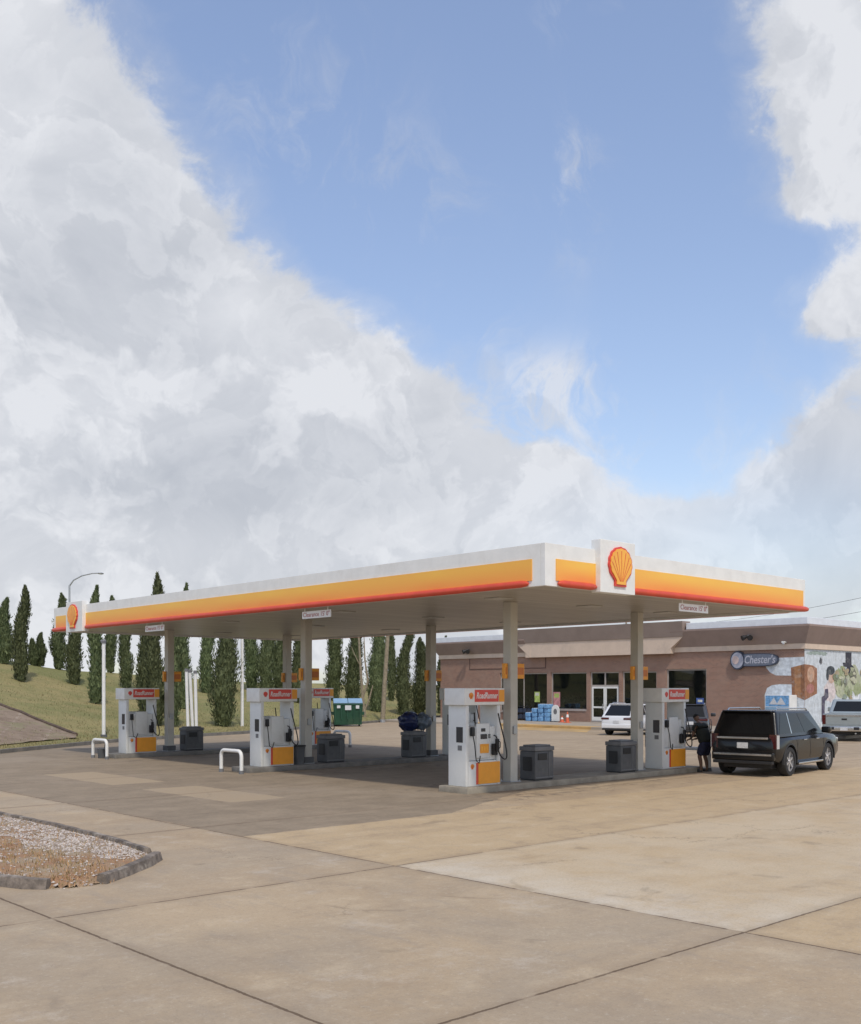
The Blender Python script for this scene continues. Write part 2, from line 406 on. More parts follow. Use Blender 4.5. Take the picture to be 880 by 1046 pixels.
def leaf_mat(name, c0, c1):
    m, n, b = newmat(name)
    oi = n.new('ShaderNodeNewGeometry')
    f = oi.outputs['Random Per Island']
    ob = n.new('ShaderNodeObjectInfo').outputs['Random']
    c = n.mix(f, c0, c1); hs = n.new('ShaderNodeHueSaturation')
    n.put(hs.inputs['Color'], c); n.put(hs.inputs['Value'], n.math('MULTIPLY_ADD', ob, .5, .75)); n.put(hs.inputs['Hue'], n.math('MULTIPLY_ADD', ob, .03, .485))
    n.put(b.inputs['Base Color'], hs.outputs[0]); b.inputs['Roughness'].default_value = .7; b.inputs['Specular IOR Level'].default_value = .25
    return m
M['leaf'] = leaf_mat('juniper_foliage', (.065, .088, .040), (.165, .190, .090))
M['weed'] = leaf_mat('weeds', (.25, .21, .09), (.50, .30, .15))
M['gravel'] = leaf_mat('gravel_stones', (.34, .28, .23), (.66, .60, .53))
def soil_mat():
    m, n, b = newmat('island_soil')
    P = n.new('ShaderNodeTexCoord').outputs['Object']
    a = n.noise(P, 1.1, 6, .7); c2 = n.noise(P, 14, 5, .8)
    c = n.mix(n.ramp(a, .38, .62), (.36, .20, .11), (.40, .31, .21)); c = n.mix(n.ramp(c2, .45, .75, 0, .5), c, (.19, .16, .07))
    n.put(b.inputs['Base Color'], c); b.inputs['Roughness'].default_value = 1.
    bp = n.new('ShaderNodeBump'); bp.inputs['Strength'].default_value = .8; bp.inputs['Distance'].default_value = .05
    n.put(bp.inputs['Height'], c2); n.put(b.inputs['Normal'], bp.outputs[0])
    return m
M['soil'] = soil_mat()

# ------------------------------------------------------------------ camera
cam = bpy.data.cameras.new('camera'); co = bpy.data.objects.new('camera', cam); COL.objects.link(co)
co.location = (0, 0, CH); co.rotation_euler = (PI/2, 0, -math.atan2(FX, FY))
cam.sensor_fit = 'HORIZONTAL'; cam.sensor_width = 36; cam.lens = F/880*36; cam.shift_y = (HY-523)/880
cam.clip_end = 6000; cam.clip_start = .1; S.camera = co

# ------------------------------------------------------------------ light and sky
SUN_EL = R(53); sv = Vector((-.48, -.877, 0)).normalized()      # towards the sun, in plan
sdir = Vector((sv.x*math.cos(SUN_EL), sv.y*math.cos(SUN_EL), math.sin(SUN_EL)))
sl = bpy.data.lights.new('sun', 'SUN'); sl.energy = 2.3; sl.angle = R(3.0); sl.color = (1, .93, .82)
so = bpy.data.objects.new('sun', sl); COL.objects.link(so); so.rotation_euler = sdir.to_track_quat('Z', 'Y').to_euler()

def make_world():
    w = bpy.data.worlds.new('World'); S.world = w; w.use_nodes = True
    w.cycles.sampling_method = 'MANUAL'; w.cycles.sample_map_resolution = 512
    n = NT(w.node_tree); n.n.clear()
    out = n.new('ShaderNodeOutputWorld'); D = n.new('ShaderNodeTexCoord').outputs['Generated']
    sky = n.new('ShaderNodeTexSky', sky_type='NISHITA'); sky.sun_disc = False
    sky.sun_elevation = SUN_EL; sky.sun_rotation = math.atan2(sv.x, sv.y); sky.dust_density = 1.2; sky.ozone_density = 1.5; sky.air_density = 1.0
    def azel(px, py):
        a = math.atan((px-CX)/F); e = math.atan((HY-py)/F*math.cos(a)); return a, e
    def field(n, az, el, blobs):
        acc = 0.0; v = n.comb(az, el, 0)
        for (px, py, rx, ry, wt) in blobs:
            a, e = azel(px, py)
            d = n.vm('MULTIPLY', n.vm('SUBTRACT', v, (a, e, 0)), (F/rx, F/ry, 0))
            q = n.vm('DOT_PRODUCT', d, d, 1)
            g = n.math('EXPONENT', n.math('MULTIPLY', q, -1.))
            acc = n.math('MULTIPLY_ADD', g, wt, acc)
        return acc
    # ---- cloud thickness as a function of direction
    g = bpy.data.node_groups.new('cloud', 'ShaderNodeTree')
    g.interface.new_socket('Vector', in_out='INPUT', socket_type='NodeSocketVector')
    g.interface.new_socket('Density', in_out='OUTPUT', socket_type='NodeSocketFloat')
    h = NT(g); gi = h.new('NodeGroupInput'); go = h.new('NodeGroupOutput')
    V = h.vm('NORMALIZE', gi.outputs[0])
    o = h.sep(V)
    rt = h.math('ADD', h.math('MULTIPLY', o[0], RX), h.math('MULTIPLY', o[1], RY)); fw = h.math('ADD', h.math('MULTIPLY', o[0], FX), h.math('MULTIPLY', o[1], FY))
    az = h.math('ARCTAN2', rt, fw); el = h.math('ARCSINE', o[2])
    cover = [(10, 60, 110, 210, .55), (60, 260, 240, 130, .60), (190, 330, 150, 110, .50), (330, 300, 75, 90, .26), (60, 480, 420, 130, .75), (330, 470, 190, 100, .60),
             (560, 560, 260, 75, .55), (440, 640, 700, 70, .45), (850, 90, 85, 140, .72), (870, 220, 55, 50, .25), (885, 310, 75, 58, .60), (860, 480, 85, 95, .60), (740, 560, 160, 55, .40),
             (360, 90, 190, 190, -.55), (540, 200, 210, 230, -.75), (640, 360, 140, 130, -.55), (770, 400, 70, 60, -.28), (800, 255, 80, 24, -.75), (790, 372, 70, 16, -.45), (420, 400, 50, 50, .35), (520, 480, 90, 36, .35), (300, 150, 90, 60, .16), (640, 470, 120, 60, .12), (588, 195, 22, 45, .42), (563, 388, 60, 24, .40), (470, 335, 34, 32, .36), (612, 14, 40, 18, .40), (610, 350, 20, 26, .2), (175, 70, 60, 60, .12), (700, 300, 60, 120, -.2)]
    bias = field(h, az, el, cover)
    # flatten towards the horizon like a real cloud layer
    Vw = h.new('ShaderNodeTexNoise'); h.put(Vw.inputs['Vector'], V); Vw.inputs['Scale'].default_value = 6.; Vw.inputs['Detail'].default_value = 4
    Vs = h.vm('ADD', h.vm('MULTIPLY', V, (1, 1, 1.25)), h.vm('MULTIPLY', h.vm('SUBTRACT', Vw.outputs['Color'], (.5, .5, .5)), (.09, .09, .09)))
    w1 = h.noise(Vs, 2.3, 5, .6, .2); f1 = h.noise(Vs, 5.2, 7, .62, .35); f2 = h.noise(Vs, 17., 6, .68, .3)
    s = h.math('MULTIPLY_ADD', h.math('SUBTRACT', f1, .5), 1.35, h.math('MULTIPLY', h.math('SUBTRACT', w1, .5), .5))
    s = h.math('MULTIPLY_ADD', h.math('SUBTRACT', f2, .5), .62, s)
    for sc_, am in ((8., .40), (19., .16)):
        vo = h.new('ShaderNodeTexVoronoi', feature='F1'); vo.inputs['Scale'].default_value = sc_; h.put(vo.inputs['Vector'], Vs)
        s = h.math('MULTIPLY_ADD', h.math('SUBTRACT', .42, vo.outputs['Distance']), am, s)
    s = h.math('ADD', s, bias)
    h.put(go.inputs[0], s)
    def cl(vec):
        x = n.new('ShaderNodeGroup'); x.node_tree = g; n.put(x.inputs[0], vec); return x.outputs[0]
    c0 = cl(D)
    sd = sdir*.055
    alpha = n.math('ADD', n.math('MULTIPLY', n.ramp(c0, -.30, .35), .35), n.math('MULTIPLY', n.ramp(c0, .02, .26), .65))
    o = n.sep(D)
    alpha0 = alpha
    rt = n.math('ADD', n.math('MULTIPLY', o[0], RX), n.math('MULTIPLY', o[1], RY)); fw = n.math('ADD', n.math('MULTIPLY', o[0], FX), n.math('MULTIPLY', o[1], FY))
    az = n.math('ARCTAN2', rt, fw); el = n.math('ARCSINE', o[2])
    wv = n.new('ShaderNodeTexNoise'); n.put(wv.inputs['Vector'], D); wv.inputs['Scale'].default_value = 5.; wv.inputs['Detail'].default_value = 4
    wd_ = n.vm('ADD', n.vm('MULTIPLY', D, (1, 1, .55)), n.vm('MULTIPLY', n.vm('SUBTRACT', wv.outputs['Color'], (.5, .5, .5)), (.22, .22, .22)))
    wisp = field(n, az, el, [(588, 195, 26, 56, .75), (563, 386, 58, 26, .9), (470, 335, 44, 36, .8), (612, 12, 55, 20, .8), (660, 460, 170, 70, .6), (430, 210, 60, 50, .6), (290, 140, 90, 90, .6), (520, 440, 120, 40, .7), (690, 350, 60, 26, .35)])
    wisp = n.math('MULTIPLY', wisp, n.ramp(n.noise(wd_, 11, 6, .68, .4), .46, .72, 0, .85))
    alpha = n.math('MAXIMUM', alpha0, n.math('MINIMUM', wisp, .75))
    thin = field(n, az, el, [(760, 570, 190, 80, .30), (850, 540, 120, 70, .15)])
    alpha = n.math('MULTIPLY', alpha, n.math('SUBTRACT', 1, thin))
    dark = field(n, az, el, [(40, 295, 150, 45, .50), (90, 490, 220, 40, .55), (420, 500, 90, 40, .2), (330, 440, 140, 38, .35), (300, 520, 260, 30, .3), (880, 170, 60, 85, .45), (885, 335, 60, 34, .7), (850, 510, 90, 50, .45), (600, 590, 400, 30, .25), (200, 250, 90, 60, .2),
                             (110, 305, 30, 24, -.35), (235, 322, 38, 22, -.5), (330, 400, 60, 24, -.25), (40, 110, 90, 110, -.3), (150, 190, 80, 40, -.25), (60, 410, 130, 26, -.3), (380, 400, 60, 40, -.2)])
    thick = n.ramp(c0, .1, 1.25, 0, 1, False)
    shade = n.math('ADD', n.math('MULTIPLY', c0, .10), n.math('MULTIPLY_ADD', n.noise(n.vm('MULTIPLY', D, (1, 1, 1.3)), 6.5, 7, .60, .9), 1.3, -.12))
    shade = n.math('SUBTRACT', shade, n.math('MULTIPLY', thick, .12)); shade = n.math('SUBTRACT', shade, n.math('MULTIPLY', dark, .48))
    Dw = n.new('ShaderNodeTexNoise'); n.put(Dw.inputs['Vector'], D); Dw.inputs['Scale'].default_value = 9.; Dw.inputs['Detail'].default_value = 5
    Dd = n.vm('ADD', D, n.vm('MULTIPLY', n.vm('SUBTRACT', Dw.outputs['Color'], (.5, .5, .5)), (.10, .10, .10)))
    for sc_, am, off in ((4.2, .40, (3.1, 1.7, .4)), (8.5, .26, (9.2, 4.4, 7.7)), (15., .12, (1.2, 8.4, 2.7))):
        pz = n.noise(n.vm('ADD', Dd, off), sc_, 6, .58, .2)
        pf = n.math('MULTIPLY', n.ramp(pz, .495, .540), n.ramp(pz, .53, .68, 1, 0))
        shade = n.math('MULTIPLY_ADD', pf, am, shade)
    shade = n.math("SUBTRACT", shade, .03)
    lit = n.ramp(shade, -.35, 1.0, 0, 1, False)
    cc = n.mix(lit, srgb(170, 176, 187), srgb(228, 230, 235))
    bsky = n.new('ShaderNodeBackground'); bcl = n.new('ShaderNodeBackground')
    hs = n.new('ShaderNodeHueSaturation'); hs.inputs['Saturation'].default_value = SKY_SAT; hs.inputs['Hue'].default_value = SKY_HUE; hs.inputs['Value'].default_value = 1.90; gm = n.new('ShaderNodeGamma'); gm.inputs[1].default_value = .72; n.put(gm.inputs[0], sky.outputs[0]); n.put(hs.inputs['Color'], gm.outputs[0])
    pale = n.ramp(el, .02, .55, 1, 0)
    n.put(bsky.inputs[0], hs.outputs[0]); bsky.inputs[1].default_value = SKY_STR
    n.put(bcl.inputs[0], cc); bcl.inputs[1].default_value = 1.0
    mx = n.new('ShaderNodeMixShader'); n.put(mx.inputs[0], n.math('MULTIPLY', alpha, .97))
    n.l.new(bsky.outputs[0], mx.inputs[1]); n.l.new(bcl.outputs[0], mx.inputs[2]); n.l.new(mx.outputs[0], out.inputs[0])
SKY_STR = .15; SKY_SAT = 1.10; SKY_HUE = .510
make_world()
S.view_settings.view_transform = 'Standard'; S.view_settings.look = 'None'; S.view_settings.exposure = 0; S.view_settings.gamma = 1
S.view_settings.use_curve_mapping = False

# ------------------------------------------------------------------ ground
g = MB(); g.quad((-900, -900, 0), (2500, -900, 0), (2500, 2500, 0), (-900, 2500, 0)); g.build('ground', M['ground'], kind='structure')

# ---- hill: columns seen at px, foot (depth on flat ground) to crest (depth, height)
hillc = [(-700, 25, 58, 5.4), (-300, 32, 62, 5.0), (0, 39.8, 70, 4.34), (60, 43.7, 74, 3.85), (124, 48.5, 79, 3.6), (180, 52, 84, 3.3), (250, 57, 92, 3.05),
         (330, 66, 104, 2.95), (400, 78.5, 118, 2.85), (460, 92, 130, 2.8), (560, 120, 170, 2.9), (700, 160, 220, 3.0), (1000, 200, 280, 3.2), (1500, 260, 340, 3.4)]
def hcol(px):
    xs = [c[0] for c in hillc]
    return [float(np.interp(px, xs, [c[i] for c in hillc])) for i in (1, 2, 3)]
def hill(px, t):
    d0, d1, z1 = hcol(px)
    d = d0+(d1-d0)*t
    s = t if t < 1 else 1
    z = .10+(z1-.10)*(s**1.15*(1.0-.12*math.sin(PI*s)))
    if t > 1: z = z1-(t-1)*.15*z1
    if t >= 0.03: 
        p = W(px, d); z += (mnoise.noise(Vector((p.x*.12, p.y*.12, 3)))*.16+mnoise.noise(Vector((p.x*.5, p.y*.5, 9)))*.04)*min(1, t*5)
    return W(px, d, z), d, z
def hill_at(px, py):            # where the ray through (px, py) meets the slope
    best = None
    for k in range(401):
        t = k/400; p, d, z = hill(px, t); y = HY-(z-CH)*F/d
        if best is None or abs(y-py) < best[0]: best = (abs(y-py), p, d, t)
    return best[1], best[2]
g = MB(); cols = list(range(-700, 1501, 12)); ts = [k/28 for k in range(29)]+[1.1, 1.5, 3, 6]
V = [[g.bm.verts.new(hill(px, t)[0]) for t in ts] for px in cols]
for A, B in zip(V, V[1:]):
    for i in range(len(ts)-1): g.bm.faces.new((A[i], B[i], B[i+1], A[i+1]))
g.build('grass_hill', M['grass'], smooth=60, kind='structure')
g = MB()                       # kerb along the foot of the hill
rings = []
for px in range(-700, 470, 14):
    p = W(px, hcol(px)[0]-.05); q = W(px, hcol(px)[0]+.12); e = (q-p)
    rings.append([Vector((p.x, p.y, -.02)), Vector((p.x, p.y, .15)), Vector((q.x, q.y, .16)), Vector((q.x, q.y, -.02))])
g.loft(rings); g.build('road_kerb', M['kerb'], kind='structure')
# slope paving under the embankment edge, with a raised rim
g = MB(); top = [(-300, 610), (-120, 668), (0, 721), (30, 733), (78, 752)]; bot = [(-300, 806), (-120, 780), (0, 762), (30, 759), (70, 755)]
Vv = []
for k in range(41):
    s = k/40; px = -300+(378)*s
    yt = float(np.interp(px, [a[0] for a in top], [a[1] for a in top])); yb = float(np.interp(px, [a[0] for a in bot], [a[1] for a in bot]))
    Vv.append([hill_at(px, yb+(max(yt, 690 if px < 0 else yt)-yb)*j/8)[0]+Vector((0, 0, .05+.05*mnoise.noise(Vector((px*.11, j*.7, 2))))) for j in range(9)])
vs = [[g.bm.verts.new(p) for p in r] for r in Vv]
for A, B in zip(vs, vs[1:]):
    for j in range(8): g.bm.faces.new((A[j], B[j], B[j+1], A[j+1]))
g.build('slope_paving', M['paving'], smooth=60, kind='structure')
g = MB(); g.tube([r[-1]+Vector((0, 0, .02)) for r in Vv], .09, 6); g.build('paving_rim', mat('rim_brown', (.09, .062, .045), .9, var=.3), kind='structure')

# ---- foreground gravel island
g = MB()
outl = [(4.95, 34), (4.95, 13.4), (5.15, 12.95), (5.6, 12.55), (6.1, 12.6), (7.0, 13.4), (7.5, 14.0), (7.65, 15.2), (7.72, 18), (7.6, 21), (7.4, 34)]
def inpoly(x, y):
    c = False; j = len(outl)-1
    for i in range(len(outl)):
        xi, yi = outl[i]; xj, yj = outl[j]
        if (yi > y) != (yj > y) and x < (xj-xi)*(y-yi)/(yj-yi)+xi: c = not c
        j = i
    return c
def isl_z(x, y):
    e = 9.
    for i in range(len(outl)):
        ax, ay = outl[i]; bx, by = outl[(i+1) % len(outl)]; L2 = (bx-ax)**2+(by-ay)**2
        t = max(0, min(1, ((x-ax)*(bx-ax)+(y-ay)*(by-ay))/L2)); e = min(e, math.hypot(x-ax-t*(bx-ax), y-ay-t*(by-ay)))
    e = min(1, max(0, e-.03)/.35); e = e**.6
    return -.01+.14*e+e*.025*mnoise.noise(Vector((x*2.3, y*2.3, 1)))
nx, ny = 30, 150; vs = {}
for i in range(nx+1):
    for j in range(ny+1):
        y = 12.5+21.5*(j/ny)**1.3; x = 4.9+2.85*i/nx
        vs[i, j] = (x, y)
vv = {}
for i in range(nx):
    for j in range(ny):
        q = [vs[i, j], vs[i+1, j], vs[i+1, j+1], vs[i, j+1]]
        if all(inpoly(a, b) for a, b in q):
            f = []
            for a, b in q:
                if (a, b) not in vv: vv[a, b] = g.bm.verts.new((a, b, isl_z(a, b)))
                f.append(vv[a, b])
            g.bm.faces.new(f)
g.build('planting_island', M['soil'], smooth=60, kind='structure')
kst = mat('stained_kerb', (.17, .14, .115), .9, var=.45, scale=6, bump=.9, bscale=14, dirt=((.42, .37, .31), .9))
def kerb(pts, w=.16, h=.13):
    g = MB(); rings = []
    P = [Vector((*p, 0)) for p in pts]; Q = []
    for a, b in zip(P, P[1:]):
        m = max(2, int((b-a).length/.22))
        Q += [a+(b-a)*k/m for k in range(m)]
    Q.append(P[-1])
    for i, p in enumerate(Q):
        t = (Q[min(i+1, len(Q)-1)]-Q[max(i-1, 0)]).normalized(); nn = Vector((-t.y, t.x, 0))
        j = lambda: random.uniform(-.007, .007)
        hh = h+j()
        rings.append([p-nn*(w/2+j()*.7), p-nn*(w/2-.03)+Vector((0, 0, hh-.01)), p-nn*(w/2-.055)+Vector((0, 0, hh)), p+nn*(w/2-.03)+Vector((0, 0, hh+j()*.5)), p+nn*(w/2)])
    g.loft(rings); return g
for pts, lab in (([(5.98, 12.62), (6.5, 13.0), (7.05, 13.45), (7.42, 13.85)], 0), ([(4.98, 15.2+9), (4.97, 14.6), (5.0, 13.45), (5.17, 13.0), (5.36, 12.78)], 1), ([(7.55, 14.4), (7.68, 15.6), (7.74, 18), (7.65, 21), (7.5, 32)], 2)):
    kerb(pts, h=.13 if lab < 2 else .10).build('island_kerb', kst, smooth=50, kind='structure')
# stones and weeds
def scatter_rocks(n, fn):
    vs, fs = [], []
    base = [Vector(v).normalized() for v in ((1, 0, 0), (-1, 0, 0), (0, 1, 0), (0, -1, 0), (0, 0, 1), (0, 0, -1))]
    tri = [(0, 2, 4), (2, 1, 4), (1, 3, 4), (3, 0, 4), (2, 0, 5), (1, 2, 5), (3, 1, 5), (0, 3, 5)]
    for _ in range(n):
        r = fn()
        if r is None: continue
        x, y, z, s = r; k = len(vs); a = random.uniform(0, PI)
        for b in base:
            j = random.uniform(.65, 1.25)*s; c, d = math.cos(a), math.sin(a)
            vs.append((x+(b.x*c-b.y*d)*j, y+(b.x*d+b.y*c)*j, z+b.z*j*.6))
        fs += [(k+p, k+q, k+w) for p, q, w in tri]
    me = bpy.data.meshes.new('gravel'); me.from_pydata(vs, [], fs); return me
def gs():
    y = 12.6+random.random()**1.5*16; x = random.uniform(5.0, 7.6)
    if not inpoly(x, y): return None
    dens = .10+(1.0 if x > 6.45+.6*mnoise.noise(Vector((x, y, 5))) and y > 13.6 else .0)
    if random.random() > dens*(.45+.9*(mnoise.noise(Vector((x*1.3, y*1.3, 7)))+.4)): return None
    return x, y, isl_z(x, y)+.004, random.uniform(.008, .034)
o = link('gravel', scatter_rocks(24000, gs), M['gravel']); o['kind'] = 'stuff'; tag(o, 'pale gravel stones strewn over the roadside planting island', 'gravel')
def blades(n, fn, L=(.04, .12)):
    vs, fs = [], []
    for _ in range(n):
        r = fn()
        if r is None: continue
        x, y, z = r; a = random.uniform(0, 2*PI); l = random.uniform(*L); w = l*.14; k = len(vs)
        dx, dy = math.cos(a), math.sin(a); ln = random.uniform(.1, .8)*l
        vs += [(x-dy*w, y+dx*w, z), (x+dy*w, y-dx*w, z), (x+dx*ln, y+dy*ln, z+l)]; fs.append((k, k+1, k+2))
    me = bpy.data.meshes.new('weeds'); me.from_pydata(vs, [], fs); return me
def ws():
    y = 12.6+random.random()**1.5*14; x = random.uniform(5.0, 7.6)
    if not inpoly(x, y) or random.random() > .25+(.9 if x < 6.3 else .1)*(mnoise.noise(Vector((x*2, y*2, 3)))+.5): return None
    return x, y, isl_z(x, y)
o = link('weeds', blades(15000, ws, (.02, .06)), M['weed']); o['kind'] = 'stuff'; tag(o, 'dry brown and green weeds growing among the gravel of the island', 'weeds')
def hg():
    px = random.uniform(-40, 470); t = random.random()**1.6*.9
    p, d, z = hill(px, t); return p.x, p.y, p.z-.01
o = link('grass_tufts', blades(26000, hg, (.04, .13)), leaf_mat('tuft', (.17, .18, .075), (.33, .27, .14))); o['kind'] = 'stuff'; tag(o, 'short dry grass covering the embankment slope', 'grass')

# ------------------------------------------------------------------ trees
def juniper(px, ytop, ybase, wpx, lean=0.0, label='', seed=0, d=None):
    r = np.random.default_rng(seed+100)
    if d is None: p, d = hill_at(px, ybase)
    else: p = W(px, d, 0.0)
    H = (ybase-ytop)*d/F*1.01; wd = wpx*d/F*.49
    t = thing('columnar_juniper', label, 'tree', (p.x, p.y, p.z-.05), 0, 'columnar junipers on the embankment')
    tr = MB(); tr.tube([(0, 0, 0), (.02, .01, H*.3), (lean*.3*H, 0, H*.7)], [.09, .07, .03], 6); tr.build('trunk', M['bark'], t)
    dirx, diry = RX, RY
    ph = r.uniform(0, 6.28, 6)
    def rad(s, a):
        b = wd*(.62+.38*min(1, s/.22))*max(0., 1-(max(0, s-.35)/.65)**1.7*.80)*(1-max(0, (s-.93)/.07))**.5 if s < 1 else 0
        q_ = Vector((math.cos(a)*.9+ph[1]*3, math.sin(a)*.9+ph[2]*3, s*H*1.0))
        b *= 1+.42*mnoise.noise(q_)+.30*mnoise.noise(q_*2.3)+.08*math.sin(s*11+ph[0])
        return max(b, .02)
    def cen(s):
        off = lean*H*s*s+wd*.42*math.sin(s*7+ph[4])*s
        return off*dirx, off*diry
    vs, fs = [], []
    n = 12; rows = 26          # dense inner crown
    for i in range(rows+1):
        s = i/rows; cx, cy = cen(s)
        for k in range(n):
            a = k*2*PI/n; q = rad(s, a)*.72*(1+r.uniform(-.12, .12)); vs.append((cx+q*math.cos(a), cy+q*math.sin(a), .12+s*(H-.2)))
    for i in range(rows):
        for k in range(n): fs.append((i*n+k, i*n+(k+1) % n, (i+1)*n+(k+1) % n, (i+1)*n+k))
    N = int(2300+ H*wd*750)
    S_ = r.random(N); A = r.uniform(0, 2*PI, N)
    for s, a in zip(S_, A):
        cx, cy = cen(s); q = rad(s, a)*r.uniform(.62, 1.12)
        if r.random() < .07: q *= 1.28
        x = cx+q*math.cos(a); y = cy+q*math.sin(a); z = .10+s*(H-.12)+r.normal()*.03
        L = r.uniform(.09, .22); wv = L*r.uniform(.25, .45)
        u = Vector((math.cos(a)*.45+r.normal()*.25, math.sin(a)*.45+r.normal()*.25, 1)).normalized()
        v = Vector((-math.sin(a)+r.normal()*.5, math.cos(a)+r.normal()*.5, r.normal()*.3)); v = (v-u*v.dot(u)).normalized()
        c = Vector((x, y, z)); k = len(vs)
        vs += [tuple(c-v*wv*.6-u*L*.3), tuple(c+v*wv*.6-u*L*.3), tuple(c+v*wv*.35+u*L*.5), tuple(c+u*L*.8), tuple(c-v*wv*.4+u*L*.45)]
        fs.append((k, k+1, k+2, k+3, k+4))
    me = bpy.data.meshes.new('crown'); me.from_pydata(vs, [], fs); link('crown', me, M['leaf'], t)
    return t
trees = [(5, 611, 678, 14, .02, 'juniper at the left edge of the photo, on the hill crest'),
 (21, 599, 696, 15, .03, 'tall lone juniper on the open slope left of the canopy'),
 (34, 649, 676, 9, .02, 'left one of two small distant junipers on the hill crest'),
 (41, 643, 677, 9, .05, 'right one of two small distant junipers on the hill crest'),
 (60, 605, 682, 14, .03, 'juniper behind the far left end of the canopy fascia, under the street lamp'),
 (76, 622, 699, 15, .0, 'juniper right behind the logo panel at the far end of the canopy'),
 (98, 599, 719, 15, .0, 'dark juniper just left of the short white post'),
 (113, 609, 687, 11, .03, 'slim juniper just right of the short white post'),
 (129, 618, 703, 13, .0, 'juniper rising directly behind the leftmost fuel pump'),
 (147, 616, 731, 15, .0, 'left juniper of the thick clump behind the left canopy column'),
 (159, 587, 741, 19, -.01, 'tallest juniper, its tip rising above the canopy near its left third'),
 (176, 612, 742, 17, .02, 'juniper hidden in part by the left canopy column'),
 (187, 597, 724, 14, .01, 'juniper whose tip shows above the fascia right of the left column'),
 (211, 612, 708, 14, .02, 'juniper to the right of the white vent pipes'),
 (229, 596+16, 742, 25, .01, 'broad bushy juniper growing at the foot of the slope'),
 (257, 620, 706, 17, .0, 'juniper above the left end of the middle fuel pump roof'),
 (272, 618, 714, 18, .01, 'juniper rising behind the middle fuel pump'),
 (286, 622, 712, 16, .0, 'juniper between the middle pump and the middle column'),
 (304, 625, 718, 14, .02, 'juniper just left of the middle canopy column'),
 (341, 618, 716, 17, .0, 'juniper directly behind the green dumpster'),
 (361, 622, 720, 18, .02, 'juniper to the right of the dumpster and left of the bare tree'),
 (385, 616, 727, 19, .0, 'juniper between the bare tree and the leaning wooden pole'),
 (400, 625, 716, 9, .0, 'slim juniper just right of the leaning wooden pole'),
 (412, 640, 731, 16, .06, 'juniper with a leaning tip beyond the blue bundle'),
 (429, 652, 729, 18, .05, 'short full juniper just left of the far canopy column'),
 (451, 650, 729, 9, .04, 'narrow juniper at the left corner of the brick store')]
for i, (px, yt, yb, wp, ln, lab) in enumerate(trees): juniper(px, yt, yb, wp, ln, lab, i)
# bare tree and leaning pole
def P(px, py, d): return W(px, d, Zat(py, d))
bt = thing('bare_tree', 'thin bare tree with forked pale trunk behind the dumpster', 'tree', W(372, 78, 0))
g = MB(); L = bt.location
pl = lambda *a: P(*a)-L
g.tube([pl(373, 733, 78), pl(371, 715, 78), pl(369, 690, 78), pl(367, 655, 78), pl(365, 630, 78)], [.12, .11, .10, .08, .04], 7)
g.build('trunk', M['wood'], bt)
g = MB(); g.tube([pl(371, 712, 78), pl(376, 696, 78), pl(373, 675, 78), pl(372, 650, 78)], [.09, .08, .06, .03], 6)
g.tube([pl(372, 728, 78), pl(378, 712, 78), pl(381, 700, 78)], [.08, .06, .03], 6)
g.tube([pl(368, 680, 78), pl(362, 668, 78), pl(359, 660, 78)], [.04, .03, .015], 5); g.build('limbs', M['wood'], bt)
wp_ = thing('utility_pole', 'leaning weathered wooden pole between the junipers', 'pole', W(391, 76, 0)); L = wp_.location
g = MB(); g.tube([pl(391, 739, 76), pl(393, 700, 76), pl(396, 655, 76), pl(399, 600, 76)], [.17, .16, .14, .12], 10); g.build('shaft', M['wood'], wp_, 40)
g = MB(); g.cyl(pl(391, 739, 76)-Vector((0, 0, .1)), pl(391.3, 735, 76), .21, .2, 10); g.build('ground_collar', M['steel'], wp_)

# ------------------------------------------------------------------ canopy
X0, X1, Y0, Y1 = 16.23, 27.1, 14.05, 38.2; ZB, ZT, ZS = 4.6, 5.48, 4.66
can = thing('fuel_canopy', 'long flat fuel canopy with white, amber and red fascia on six square columns', 'canopy', (0, 0, 0))
g = MB(); g.box(X0+.12, X1-.12, Y0+.12, Y1-.12, ZS, ZS+.05); g.build('soffit', M['soffit'], can)
g = MB(); g.box(X0+.12, X1-.12, Y0+.12, Y1-.12, ZT-.25, ZT-.2); g.build('roof_deck', M['white'], can)
g = MB(); g.box(X0, X1, Y0, Y0+.12, ZB, ZT, .006); g.box(X0, X1, Y1-.12, Y1, ZB, ZT, .006)
g.box(X0, X0+.12, Y0+.125, Y1-.125, ZB, ZT, .006); g.box(X1-.12, X1, Y0+.125, Y1-.125, ZB, ZT, .006)
g.build('fascia', M['white'], can)
bz0, bz1 = 4.72, 5.17
g = MB()
g.box(X0+.33, 17.86, Y0-.02, Y0-.001, bz0, bz1); g.box(19.09, X1-.14, Y0-.02, Y0-.001, bz0, bz1); g.build('amber_band', M['band'], can)
g = MB(); g.box(X0-.02, X0-.001, Y0+.35, 35.45, bz0, bz1); g.box(X0-.02, X0-.001, 36.8, Y1-.2, bz0, bz1); g.build('amber_band', M['band'], can)
g = MB(); g.box(X1+.001, X1+.02, Y0+.35, Y1-.35, bz0, bz1); g.build('amber_band', M['band'], can)
def bull(p0, p1, r=.075):
    p0 = Vector(p0); p1 = Vector(p1); t = (p1-p0).normalized()
    g = MB(); g.tube([p0, p0+t*.06, p0+t*.2, p1-t*.2, p1-t*.06, p1], [.02, r*.75, r, r, r*.75, .02], 12); return g
